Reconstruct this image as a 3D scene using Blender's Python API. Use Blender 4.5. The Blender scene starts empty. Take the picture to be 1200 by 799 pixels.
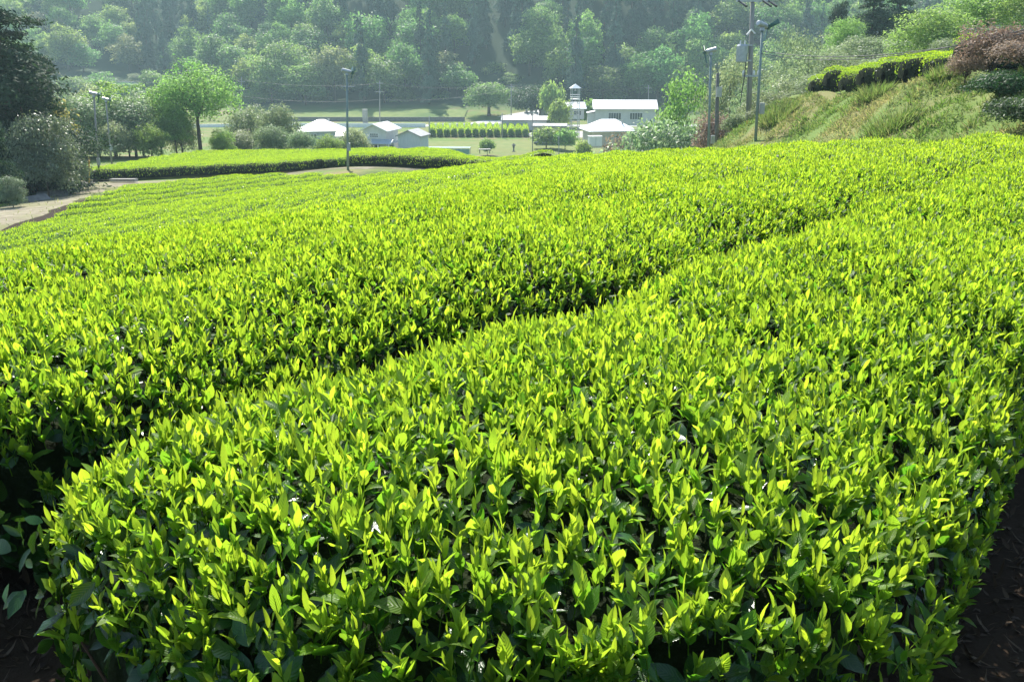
import bpy, bmesh, math, random
import numpy as np
from mathutils import Vector, Matrix
R = math.radians
rng = np.random.default_rng(7)
random.seed(7)
scene = bpy.context.scene
COL = scene.collection
# ------------------------------------------------------------------ camera, sky, sun, exposure
Z0 = 20.0                      # eye height in world z; heights below are given relative to the eye
PITCH = R(17.65)
FPX = 1067.0                   # focal length in pixels of the 1200 px wide photograph
cam = bpy.data.cameras.new("camera")
cam.sensor_width = 36.0
cam.lens = 36.0 * FPX / 1200.0
cam.clip_start = 0.05
cam.clip_end = 3000.0
camo = bpy.data.objects.new("camera", cam)
COL.objects.link(camo)
camo.location = (0, 0, Z0)
camo.rotation_euler = (math.pi / 2 - PITCH, 0, 0)
scene.camera = camo
SUN_AZ, SUN_EL = R(-13), R(45)
to_sun = Vector((math.sin(SUN_AZ) * math.cos(SUN_EL), math.cos(SUN_AZ) * math.cos(SUN_EL), math.sin(SUN_EL)))
world = bpy.data.worlds.new("World")
scene.world = world
world.use_nodes = True
wn = world.node_tree.nodes
sky = wn.new("ShaderNodeTexSky")
sky.sky_type = 'NISHITA'
sky.sun_disc = False
sky.sun_elevation = SUN_EL
sky.sun_rotation = SUN_AZ
bg = wn["Background"]
bg.inputs["Strength"].default_value = 0.11
world.node_tree.links.new(sky.outputs["Color"], bg.inputs["Color"])
sun = bpy.data.lights.new("sun", 'SUN')
sun.energy = 4.6
sun.angle = R(0.55)
sun.color = (1.0, 0.95, 0.86)
suno = bpy.data.objects.new("sun", sun)
COL.objects.link(suno)
suno.rotation_euler = to_sun.to_track_quat('Z', 'Y').to_euler()
suno.location = (0, 0, Z0 + 60)
scene.view_settings.view_transform = 'Standard'
scene.view_settings.look = 'None'
scene.view_settings.gamma = 1.0
scene.view_settings.use_curve_mapping = False
scene.view_settings.exposure = 1.38
scene.render.engine = 'CYCLES'
cy = scene.cycles
cy.max_bounces = 7
cy.diffuse_bounces = 3
cy.glossy_bounces = 2
cy.transmission_bounces = 4
cy.volume_bounces = 0
cy.transparent_max_bounces = 8
cy.sample_clamp_indirect = 4.0
cy.caustics_reflective = False
cy.caustics_refractive = False
HAZE = 0.0004

# ------------------------------------------------------------------ pixel geometry
CP, SP = math.cos(PITCH), math.sin(PITCH)
def ray(px, py):
    xc = (px - 600.0) / FPX
    yc = -(py - 399.5) / FPX
    return xc, CP + yc * SP, yc * CP - SP
def at(px, py, D):
    """point of the ray through photo pixel (px, py) at forward distance D (relative to the eye)"""
    x, f, u = ray(px, py)
    t = D / f
    return Vector((x * t, D, u * t))
def project(x, y, z):
    depth = y * CP - z * SP
    up = y * SP + z * CP
    return 600 + FPX * x / depth, 399.5 - FPX * up / depth
def ss(a, b, x):
    t = np.clip((np.asarray(x, float) - a) / (b - a), 0, 1)
    return t * t * (3 - 2 * t)
# rows run along A = (.6,.8); N = (-.8,.6) is across the rows, downhill
NF = np.array([-8, -3, 1.28, 3.38, 5.45, 7.5, 9.4, 17.8, 25.5, 36.5, 44, 50, 58, 67, 90, 200.])
FF = np.array([-.6, -.72, -.88, -.91, -1.20, -1.62, -1.98, -3.0, -4.2, -6.05, -6.30, -6.7, -7.5, -8.1, -8.6, -9.0])
_nn = np.linspace(-10, 120, 521)
_ff = np.interp(_nn, NF, FF)
_k = np.hanning(11); _k /= _k.sum()
_fs = np.convolve(np.pad(_ff, 5, mode='edge'), _k, 'valid')
HEDGE = 0.72
def wob(x, y, s, seed):
    return (np.sin(x * s * 1.0 + seed) * np.cos(y * s * 1.3 + seed * 2.1) + .5 * np.sin(x * s * 2.3 - y * s * 1.9 + seed * 3.3))
def foot_x(y):
    y = np.asarray(y, float)
    return 10.2 + np.maximum(0, y - 50) * .42 + .35 * np.sin(y * .35)
def bank_mask(x, y):
    f = foot_x(y)
    return ss(f, f + 5.2, x)
def gz(x, y):
    x = np.asarray(x, float); y = np.asarray(y, float)
    n = -.8 * x + .6 * y
    a = .6 * x + .8 * y
    field = np.interp(n, _nn, _fs) - .02 * np.clip(a, -20, 60) - HEDGE
    field = field - .013 * np.clip(a, 0, 24) * (1 - ss(4, 9, n))
    field = field - np.interp(n, [0, 10, 17, 28, 36, 41, 200], [0, 0, 1.15, 1.1, .25, 0, 0]) * (1 - ss(7, 25, a))
    field = np.where(y < -2, field + .12 * (-2 - y), field)
    st = 50 + 44 * ss(2, -16, x)
    s = ss(st, st + 38, y)
    yh = 300 + 55 * ss(-60, -130, x) + 8 * wob(x, y * 0, .02, 1.)
    valley = -18.5 + .12 * np.maximum(0, y - 262) + .50 * np.maximum(0, y - yh) + 1.2 * ss(60, 120, np.abs(x)) * wob(x, y, .03, 2.)
    valley = valley + .02 * np.maximum(0, np.abs(x + 20) - 90) * ss(100, 160, y)
    field = field + .42 * ss(37, 43, a) * ss(24, 30, n) * (1 - ss(46, 56, n))
    z = field * (1 - s) + valley * s
    # bank and plateau to the right
    top = np.interp(y, [0, 20, 32, 48, 58, 90, 130], [.3, -.1, -.80, -2.25, -2.6, -2.2, -3.0]) + .10 * np.maximum(0, x - 16)
    m = bank_mask(x, y) * (1 - ss(105, 190, y))
    z = z * (1 - m) + (top + .18 * wob(x, y, .7, 4.)) * m + m * (1 - m) * (.7 * wob(x, y, .9, 5.) + .5 * wob(x, y, 2.3, 8.))
    return z
def gpt(px, D):
    """point on the ground seen in column px at forward distance D"""
    x = (px - 600) / FPX * D
    for _ in range(6):
        z = float(gz(x, D))
        x = (px - 600) / FPX * (D * CP - z * SP)
    return Vector((x, D, float(gz(x, D)) + Z0))

# ------------------------------------------------------------------ helpers
def tag(o, label=None, cat=None, group=None, kind=None):
    if label: o['label'] = label
    if cat: o['category'] = cat
    if group: o['group'] = group
    if kind: o['kind'] = kind
    return o
def empty(name, loc, rz=0.0):
    o = bpy.data.objects.new(name, None)
    o.empty_display_size = .3
    COL.objects.link(o)
    o.location = loc
    o.rotation_euler = (0, 0, rz)
    return o
def mesh_np(name, V, F, mats, parent=None, tint=None, uv=None, smooth=True, loc=None, fmat=None):
    """V (n,3), F (m,4) or (m,3) arrays -> ONE mesh object"""
    V = np.asarray(V, np.float32); F = np.asarray(F, np.int32)
    me = bpy.data.meshes.new(name)
    k = F.shape[1]
    me.vertices.add(len(V)); me.vertices.foreach_set("co", V.ravel())
    me.loops.add(F.size); me.loops.foreach_set("vertex_index", F.ravel())
    me.polygons.add(len(F))
    me.polygons.foreach_set("loop_start", np.arange(0, F.size, k, dtype=np.int32))
    me.polygons.foreach_set("loop_total", np.full(len(F), k, np.int32))
    me.polygons.foreach_set("use_smooth", np.full(len(F), smooth, bool))
    if fmat is not None:
        me.polygons.foreach_set("material_index", np.asarray(fmat, np.int32))
    if tint is not None:
        at_ = me.attributes.new("tint", 'FLOAT_COLOR', 'POINT')
        t4 = np.ones((len(V), 4), np.float32); t4[:, :3] = tint
        at_.data.foreach_set("color", t4.ravel())
    if uv is not None:
        l = me.uv_layers.new(name="UVMap")
        l.data.foreach_set("uv", np.asarray(uv, np.float32)[F.ravel()].ravel())
    me.update(calc_edges=True)
    for m in (mats if isinstance(mats, (list, tuple)) else [mats]):
        me.materials.append(m)
    o = bpy.data.objects.new(name, me)
    COL.objects.link(o)
    if parent: o.parent = parent
    if loc is not None: o.location = loc
    return o
class MB:
    """collects boxes, tubes and prisms; build() links them as ONE mesh object"""
    def __init__(s): s.v = []; s.f = []
    def add(s, vs, fs):
        b = len(s.v)
        s.v += [tuple(v) for v in vs]; s.f += [tuple(b + i for i in f) for f in fs]; return s
    def box(s, c, d, rz=0, bev=0):
        cx, cy_, cz = c; x, y, z = d[0] / 2, d[1] / 2, d[2] / 2
        ca, sa = math.cos(rz), math.sin(rz)
        vs = []
        for k in (-z, z):
            for (i, j) in ((-x, -y), (x, -y), (x, y), (-x, y)):
                vs.append((cx + i * ca - j * sa, cy_ + i * sa + j * ca, cz + k))
        return s.add(vs, [(0, 3, 2, 1), (4, 5, 6, 7), (0, 1, 5, 4), (1, 2, 6, 5), (2, 3, 7, 6), (3, 0, 4, 7)])
    def tube(s, pts, rad, n=8, cap=True):
        pts = [Vector(p) for p in pts]
        if not isinstance(rad, (list, tuple)): rad = [rad] * len(pts)
        b = len(s.v); ref = None
        for i, p in enumerate(pts):
            d = (pts[min(i + 1, len(pts) - 1)] - pts[max(i - 1, 0)]).normalized()
            if ref is None:
                ref = Vector((1, 0, 0)) if abs(d.x) < .8 else Vector((0, 1, 0))
            u = (ref - d * ref.dot(d)).normalized(); ref = u; w = d.cross(u)
            for k in range(n):
                t = 2 * math.pi * k / n
                s.v.append(tuple(p + (u * math.cos(t) + w * math.sin(t)) * rad[i]))
        for i in range(len(pts) - 1):
            for k in range(n):
                s.f.append((b + i * n + k, b + i * n + (k + 1) % n, b + (i + 1) * n + (k + 1) % n, b + (i + 1) * n + k))
        if cap:
            s.f.append(tuple(b + k for k in reversed(range(n))))
            s.f.append(tuple(b + (len(pts) - 1) * n + k for k in range(n)))
        return s
    def prism(s, poly, vec):
        vec = Vector(vec); n = len(poly)
        vs = [Vector(p) for p in poly] + [Vector(p) + vec for p in poly]
        fs = [tuple(range(n))[::-1], tuple(range(n, 2 * n))] + [(i, (i + 1) % n, n + (i + 1) % n, n + i) for i in range(n)]
        return s.add(vs, fs)
    def build(s, name, mat, parent=None, loc=None, smooth=False, bevel=0):
        me = bpy.data.meshes.new(name)
        me.from_pydata(s.v, [], s.f); me.update()
        bm = bmesh.new(); bm.from_mesh(me)
        bmesh.ops.recalc_face_normals(bm, faces=bm.faces)
        if bevel: bmesh.ops.bevel(bm, geom=bm.edges[:], offset=bevel, segments=2, affect='EDGES', clamp_overlap=True)
        bm.to_mesh(me); bm.free()
        for p in me.polygons: p.use_smooth = smooth
        me.materials.append(mat)
        o = bpy.data.objects.new(name, me); COL.objects.link(o)
        if parent: o.parent = parent
        if loc is not None: o.location = loc
        return o

# ------------------------------------------------------------------ materials
def new_mat(name):
    m = bpy.data.materials.new(name); m.use_nodes = True
    nt = m.node_tree; nt.nodes.clear()
    out = nt.nodes.new("ShaderNodeOutputMaterial")
    return m, nt, out
def N(nt, typ, **kw):
    n = nt.nodes.new(typ)
    for k, v in kw.items():
        if k in n.inputs: n.inputs[k].default_value = v
        else: setattr(n, k, v)
    return n
def mixc(nt, fac, a, b, blend='MIX'):
    n = nt.nodes.new("ShaderNodeMix"); n.data_type = 'RGBA'; n.blend_type = blend
    for i, v in ((0, fac), (6, a), (7, b)):
        if isinstance(v, bpy.types.NodeSocket): nt.links.new(v, n.inputs[i])
        else: n.inputs[i].default_value = v if not isinstance(v, tuple) or len(v) == 4 else (*v, 1)
    return n.outputs[2]
def math_(nt, op, a, b=0.0):
    n = nt.nodes.new("ShaderNodeMath"); n.operation = op
    for i, v in enumerate((a, b)):
        if isinstance(v, bpy.types.NodeSocket): nt.links.new(v, n.inputs[i])
        else: n.inputs[i].default_value = v
    return n.outputs[0]
def leaf_mat(name, c0, c1, t0, t1, rough=.4, spec=.4, tr=.5, veins=False, objvar=.0, coat=0.0):
    """two reflectance colours and two transmittance colours, blended by the leaf's own tint"""
    m, nt, out = new_mat(name); L = nt.links.new
    a = N(nt, "ShaderNodeAttribute", attribute_name="tint")
    sep = N(nt, "ShaderNodeSeparateColor"); L(a.outputs["Color"], sep.inputs[0])
    cr = mixc(nt, sep.outputs[0], c0, c1)
    ct = mixc(nt, sep.outputs[0], t0, t1)
    val = math_(nt, 'MULTIPLY_ADD', sep.outputs[1], .7)
    val.node.inputs[2].default_value = .65
    if objvar:
        oi = N(nt, "ShaderNodeObjectInfo")
        ov = math_(nt, 'MULTIPLY_ADD', oi.outputs["Random"], objvar); ov.node.inputs[2].default_value = 1 - objvar / 2
        val = math_(nt, 'MULTIPLY', val, ov)
    hs1 = N(nt, "ShaderNodeHueSaturation"); L(cr, hs1.inputs["Color"]); L(val, hs1.inputs["Value"])
    hs2 = N(nt, "ShaderNodeHueSaturation"); L(ct, hs2.inputs["Color"]); L(val, hs2.inputs["Value"])
    if objvar:
        h = math_(nt, 'MULTIPLY_ADD', math_(nt, 'FRACT', math_(nt, 'MULTIPLY', oi.outputs["Random"], 7.31)), .05)
        h.node.inputs[2].default_value = .475
        L(h, hs1.inputs["Hue"]); L(h, hs2.inputs["Hue"])
    p = N(nt, "ShaderNodeBsdfPrincipled", Roughness=rough)
    p.inputs["Specular IOR Level"].default_value = spec
    if coat: p.inputs["Coat Weight"].default_value = coat; p.inputs["Coat Roughness"].default_value = .12
    tl = N(nt, "ShaderNodeBsdfTranslucent")
    L(hs1.outputs[0], p.inputs["Base Color"]); L(hs2.outputs[0], tl.inputs["Color"])
    if veins:
        uv = N(nt, "ShaderNodeUVMap", uv_map="UVMap")
        sx = N(nt, "ShaderNodeSeparateXYZ"); L(uv.outputs[0], sx.inputs[0])
        ab = math_(nt, 'ABSOLUTE', sx.outputs[1])
        ph = math_(nt, 'SUBTRACT', math_(nt, 'MULTIPLY', sx.outputs[0], 9.0), math_(nt, 'MULTIPLY', ab, 2.6))
        si = math_(nt, 'SINE', math_(nt, 'MULTIPLY', ph, 6.283))
        mid = math_(nt, 'SMOOTH_MIN', math_(nt, 'MULTIPLY', ab, 3.0), .6); mid.node.inputs[2].default_value = .2
        hgt = math_(nt, 'ADD', math_(nt, 'MULTIPLY', si, .35), mid)
        bp = N(nt, "ShaderNodeBump", Strength=.55 if veins is True else veins, Distance=.0016); L(hgt, bp.inputs["Height"])
        L(bp.outputs[0], p.inputs["Normal"]); L(bp.outputs[0], tl.inputs["Normal"])
        # the midrib and side veins let a little more light through
        vf = math_(nt, 'GREATER_THAN', si, .75)
        vm = mixc(nt, math_(nt, 'MULTIPLY', vf, .25), hs2.outputs[0], (.5, .55, .1, 1)); L(vm, tl.inputs["Color"])
    ms = N(nt, "ShaderNodeMixShader", Fac=tr) if False else nt.nodes.new("ShaderNodeMixShader")
    ms.inputs[0].default_value = tr
    L(p.outputs[0], ms.inputs[1]); L(tl.outputs[0], ms.inputs[2]); L(ms.outputs[0], out.inputs[0])
    return m
def rough_mat(name, c0, c1, scale=5.0, rough=.8, bump=.3, detail=6, dist=.02, spec=.3, coord="Object", c2=None, metal=0, stretch=None, streak=0):
    m, nt, out = new_mat(name); L = nt.links.new
    tc = N(nt, "ShaderNodeTexCoord")
    src = tc.outputs[coord]
    if stretch:
        mp = N(nt, "ShaderNodeMapping"); mp.inputs["Scale"].default_value = stretch; L(src, mp.inputs[0]); src = mp.outputs[0]
    nz = N(nt, "ShaderNodeTexNoise", Scale=scale, Detail=detail, Roughness=.62); L(src, nz.inputs["Vector"])
    rp = N(nt, "ShaderNodeMapRange"); rp.inputs[1].default_value = .32; rp.inputs[2].default_value = .68; L(nz.outputs[0], rp.inputs[0])
    c = mixc(nt, rp.outputs[0], c0, c1)
    if c2 is not None:
        n2 = N(nt, "ShaderNodeTexNoise", Scale=scale * .23, Detail=4); L(src, n2.inputs["Vector"])
        r2 = N(nt, "ShaderNodeMapRange"); r2.inputs[1].default_value = .45; r2.inputs[2].default_value = .62; L(n2.outputs[0], r2.inputs[0])
        c = mixc(nt, r2.outputs[0], c, c2)
    p = N(nt, "ShaderNodeBsdfPrincipled", Roughness=rough); p.inputs["Specular IOR Level"].default_value = spec
    p.inputs["Metallic"].default_value = metal
    L(c, p.inputs["Base Color"])
    if bump:
        b = N(nt, "ShaderNodeBump", Strength=bump, Distance=dist); L(nz.outputs[0], b.inputs["Height"]); L(b.outputs[0], p.inputs["Normal"])
    L(p.outputs[0], out.inputs[0])
    return m
M = {}
M['shoot'] = leaf_mat("young_leaf", (.045, .14, .012), (.16, .265, .024), (.095, .325, .011), (.53, .72, .032), rough=.42, spec=.35, tr=.55, veins=True)
M['shoot_far'] = leaf_mat("young_leaf_far", (.045, .14, .012), (.16, .265, .024), (.095, .325, .011), (.53, .72, .032), rough=.5, spec=.25, tr=.55)
M['old'] = leaf_mat("old_leaf", (.010, .040, .008), (.028, .085, .014), (.02, .08, .006), (.06, .18, .010), rough=.26, spec=.36, tr=.18, veins=.22)
M['old_far'] = leaf_mat("old_leaf_far", (.012, .035, .012), (.030, .075, .018), (.02, .07, .006), (.06, .15, .010), rough=.35, spec=.45, tr=.25)
M['body'] = rough_mat("hedge_inside_shade", (.006, .010, .004), (.018, .028, .008), 14, .95, .8, dist=.05, spec=.1)
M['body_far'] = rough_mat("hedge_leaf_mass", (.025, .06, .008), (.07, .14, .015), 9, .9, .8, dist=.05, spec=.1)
M['twig'] = rough_mat("tea_twig", (.05, .028, .016), (.12, .07, .04), 30, .8, .5, spec=.2)
# ------------------------------------------------------------------ ground
def ground_material():
    m, nt, out = new_mat("ground"); L = nt.links.new
    tc = N(nt, "ShaderNodeTexCoord"); src = tc.outputs["Object"]
    sx = N(nt, "ShaderNodeSeparateXYZ"); L(src, sx.inputs[0])
    n1 = N(nt, "ShaderNodeTexNoise", Scale=3.0, Detail=8, Roughness=.65); L(src, n1.inputs["Vector"])
    n2 = N(nt, "ShaderNodeTexNoise", Scale=.22, Detail=6, Roughness=.6); L(src, n2.inputs["Vector"])
    n3 = N(nt, "ShaderNodeTexNoise", Scale=.035, Detail=5, Roughness=.55); L(src, n3.inputs["Vector"])
    soil = mixc(nt, n1.outputs[0], (.012, .008, .005), (.042, .028, .017))  # dark brown, darkened further to carry the shade beside the hedge
    grass = mixc(nt, n1.outputs[0], (.07, .12, .025), (.15, .21, .05))
    dry = mixc(nt, n1.outputs[0], (.16, .13, .06), (.24, .20, .10))
    r3 = N(nt, "ShaderNodeMapRange"); r3.inputs[1].default_value = .47; r3.inputs[2].default_value = .66; L(n2.outputs[0], r3.inputs[0])
    gr = mixc(nt, r3.outputs[0], grass, dry)
    r4 = N(nt, "ShaderNodeMapRange"); r4.inputs[1].default_value = 60; r4.inputs[2].default_value = 68
    L(math_(nt, 'ADD', sx.outputs[1], math_(nt, 'MULTIPLY', n2.outputs[0], 14.0)), r4.inputs[0])
    bank = N(nt, "ShaderNodeMapRange"); bank.inputs[1].default_value = 9.6; bank.inputs[2].default_value = 11.0; L(sx.outputs[0], bank.inputs[0])
    lft = N(nt, "ShaderNodeMapRange"); lft.inputs[1].default_value = -23.5; lft.inputs[2].default_value = -26.0; L(sx.outputs[0], lft.inputs[0])
    isg = math_(nt, 'MAXIMUM', math_(nt, 'MAXIMUM', r4.outputs[0], lft.outputs[0]), bank.outputs[0])
    c = mixc(nt, isg, soil, gr)
    # woodland floor on the hill
    hy = N(nt, "ShaderNodeMapRange"); hy.inputs[1].default_value = 284; hy.inputs[2].default_value = 300
    L(math_(nt, 'ADD', sx.outputs[1], math_(nt, 'MULTIPLY', n3.outputs[0], 20.0)), hy.inputs[0])
    wood = mixc(nt, n1.outputs[0], (.016, .034, .013), (.036, .062, .025))
    c = mixc(nt, hy.outputs[0], c, wood)
    p = N(nt, "ShaderNodeBsdfPrincipled", Roughness=.95); p.inputs["Specular IOR Level"].default_value = .1
    L(c, p.inputs["Base Color"])
    b = N(nt, "ShaderNodeBump", Strength=.7, Distance=.06); L(n1.outputs[0], b.inputs["Height"]); L(b.outputs[0], p.inputs["Normal"])
    L(p.outputs[0], out.inputs[0]); return m
M['ground'] = ground_material()
def polar_ground():
    inner = np.linspace(-R(50), R(50), 261)
    outer = np.linspace(R(50), R(310), 70)[1:-1]
    th = np.concatenate([inner, outer])
    rad = np.concatenate([[.01], np.geomspace(.35, 1300, 210)])
    T, Rr = np.meshgrid(th, rad)
    X = np.sin(T) * Rr; Y = np.cos(T) * Rr
    Z = gz(X, np.clip(Y, -40, 620)) + Z0
    nr, nt_ = T.shape
    V = np.stack([X, Y, Z], -1).reshape(-1, 3)
    i = np.arange(nr - 1)[:, None]; j = np.arange(nt_)[None, :]
    j2 = (j + 1) % nt_
    F = np.stack([i * nt_ + j, i * nt_ + j2, (i + 1) * nt_ + j2, (i + 1) * nt_ + j], -1).reshape(-1, 4)
    o = mesh_np("ground", V, F[:, ::-1], M['ground'])
    tag(o, kind='structure')
polar_ground()

# ------------------------------------------------------------------ leaf geometry (vectorised)
def unit(v): return v / np.maximum(np.linalg.norm(v, axis=-1, keepdims=True), 1e-9)
LOD_U = [np.array([0, .13, .32, .55, .78, 1.]), np.array([0, .25, .62, 1.]), np.array([0, .5, 1.])]
LOD_V = [np.array([-1, 0, 1.]), np.array([-1, 0, 1.]), np.array([-1, 1.])]
def leaves(P, Dv, Nv, Lg, Wd, curl, fold, tr, tg, lod, shape=.8):
    """P base, Dv axis, Nv upper side, Lg length, Wd half width -> verts, quads, tint, uv"""
    n = len(P)
    if n == 0: return np.zeros((0, 3)), np.zeros((0, 4), int), np.zeros((0, 3)), np.zeros((0, 2))
    Dv = unit(Dv); Sv = unit(np.cross(Dv, Nv)); Nv = np.cross(Sv, Dv)
    u = LOD_U[lod]; v = LOD_V[lod]
    w = np.sin(np.pi * np.clip(u, 0, 1) ** shape) ** .85
    w[0] = .10; w[-1] = .03 if lod < 2 else .25
    if lod == 2: w[0] = .30
    U = u[None, :, None]; Vv = v[None, None, :]
    L_ = Lg[:, None, None]; W_ = Wd[:, None, None] * w[None, :, None]
    c = curl[:, None, None]; f = fold[:, None, None]
    along = L_ * (U - .12 * np.abs(c) * U ** 2)
    side = W_ * Vv * np.cos(f)
    nor = -c * L_ * U ** 2 * .55 + np.abs(Vv) * W_ * np.sin(f)
    if lod == 0:
        rip = np.sin(U * 17 + tg[:, None, None] * 40 + Vv * 2) * np.abs(Vv) * W_ * .13
        nor = nor + rip
    shp = (n, len(u), len(v), 3)
    V = (P[:, None, None, :] + along[..., None] * Dv[:, None, None, :] + side[..., None] * Sv[:, None, None, :] + nor[..., None] * Nv[:, None, None, :])
    V = np.broadcast_to(V, shp).reshape(-1, 3)
    nu, nv = len(u), len(v)
    i, j = np.meshgrid(np.arange(nu - 1), np.arange(nv - 1), indexing='ij')
    q = np.stack([i * nv + j, (i + 1) * nv + j, (i + 1) * nv + j + 1, i * nv + j + 1], -1).reshape(-1, 4)
    F = (np.arange(n)[:, None, None] * (nu * nv) + q[None]).reshape(-1, 4)
    T = np.zeros((n, nu * nv, 3)); T[..., 0] = tr[:, None]; T[..., 1] = tg[:, None]
    uv = np.zeros((n, nu, nv, 2)); uv[..., 0] = u[None, :, None]; uv[..., 1] = v[None, None, :]
    return V, F, T.reshape(-1, 3), uv.reshape(-1, 2)
def stack(parts):
    vs, fs, ts, us, b = [], [], [], [], 0
    for V, F, T, U in parts:
        if len(V) == 0: continue
        vs.append(V); fs.append(F + b); ts.append(T); us.append(U); b += len(V)
    if not vs: return None
    return np.concatenate(vs), np.concatenate(fs), np.concatenate(ts), np.concatenate(us)

# ------------------------------------------------------------------ hedge surface
_t = np.linspace(-R(112), R(112), 401)
_p = 2.6
_cs = np.sign(np.sin(_t)) * np.abs(np.sin(_t)) ** (2 / _p)
_cz = np.sign(np.cos(_t)) * np.abs(np.cos(_t)) ** (2 / _p)
def section(width, height):
    zc, hz = height * .50, height * .50
    s = _cs * width / 2; z = zc + hz * _cz
    d = np.hypot(np.diff(s), np.diff(z)); cum = np.concatenate([[0], np.cumsum(d)])
    ds = np.gradient(s); dz = np.gradient(z)
    nn = np.stack([-dz, ds], -1); nn /= np.linalg.norm(nn, axis=1, keepdims=True)
    nn[nn[:, 1] * 0 + (nn[:, 0] * s + nn[:, 1] * (z - zc)) < 0] *= -1
    return s, z, cum, nn
def taper(e):
    k = 1 - np.clip(e / .38, 0, 1)
    return (1 - k ** 2.4) ** (1 / 2.4)
class Line:
    """a hedge's centre line: polyline in x,y"""
    def __init__(s, pts):
        s.p = np.array([[p[0], p[1]] for p in pts], float)
        d = np.linalg.norm(np.diff(s.p, axis=0), axis=1); s.c = np.concatenate([[0], np.cumsum(d)]); s.L = s.c[-1]
    def pos(s, a):
        x = np.interp(a, s.c, s.p[:, 0]); y = np.interp(a, s.c, s.p[:, 1])
        e = .05
        dx = np.interp(np.clip(a + e, 0, s.L), s.c, s.p[:, 0]) - np.interp(np.clip(a - e, 0, s.L), s.c, s.p[:, 0])
        dy = np.interp(np.clip(a + e, 0, s.L), s.c, s.p[:, 1]) - np.interp(np.clip(a - e, 0, s.L), s.c, s.p[:, 1])
        l = np.hypot(dx, dy) + 1e-9
        return x, y, dx / l, dy / l
SKEW = [0.0]
def surf(line, a, q, width, height, sec, seed, inset=0.0):
    """a along (0..L), q arc position 0..1 -> point, normal (relative to the eye)"""
    s, z, cum, nn = sec
    qq = q * cum[-1]
    S = np.interp(qq, cum, s); Zs = np.interp(qq, cum, z); nx = np.interp(qq, cum, nn[:, 0]); nz_ = np.interp(qq, cum, nn[:, 1])
    e = np.minimum(a - SKEW[0] * np.clip((S * 2 / width - .3) / .7, 0, 1) ** 2, line.L - a); k = taper(np.maximum(e, 0))
    kk = .18 + .82 * k
    x, y, dx, dy = line.pos(a)
    rx, ry = dy, -dx
    bump = .028 * (np.sin(a * 2.1 + seed) + np.sin(a * 5.3 + seed * 2 + S * 3) * .6 + .5 * np.sin(S * 7 + a * 3.7 + seed))
    S2 = S * kk * (1 + .05 * np.sin(a * 1.3 + seed * 1.7)); Z2 = .10 + (Zs - .10) * (.55 + .45 * k) + bump * (Zs > height * .5)
    X = x + rx * S2; Y = y + ry * S2
    g = gz(x, y)
    P = np.stack([X - rx * nx * inset, Y - ry * nx * inset, g + Z2 - nz_ * inset], -1)
    sg = np.where(a < line.L / 2, -1.0, 1.0) * (1 - np.clip(e / .38, 0, 1)) ** 1.5 * 1.3
    Nn = unit(np.stack([rx * nx + dx * sg, ry * nx + dy * sg, nz_], -1))
    return P, Nn
def skew_ok(line, a, q, width, sec):
    S = np.interp(q * sec[2][-1], sec[2], sec[0])
    return a > SKEW[0] * np.clip((S * 2 / width - .3) / .7, 0, 1) ** 2
def in_view(P, margin=1.2, ang=34):
    x, y = P[:, 0], P[:, 1]
    return (np.abs(x) < np.tan(R(ang)) * np.maximum(y, 0) + margin) & (y > -1.0)
def rnd(n, a=0., b=1.): return rng.uniform(a, b, n)
def rdir(n):
    v = rng.normal(size=(n, 3)); return unit(v)
UP = np.array([0, 0, 1.])
SUNV = np.array(to_sun)
LODD = (5.2, 12.0)
def sample_line(line, width, height, dens, qlo=0., qhi=1.):
    sec = section(width, height); arc = sec[2][-1]
    nb = max(2, int(line.L / .5)); mid = (np.arange(nb) + .5) * line.L / nb
    x, y, _, _ = line.pos(mid)
    d = np.hypot(x, y)
    cnt = rng.poisson(dens(d) * (line.L / nb) * arc * (qhi - qlo))
    a = np.repeat(np.arange(nb), cnt) * line.L / nb + rnd(cnt.sum()) * line.L / nb
    return sec, a, qlo + rnd(len(a)) * (qhi - qlo)
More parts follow.
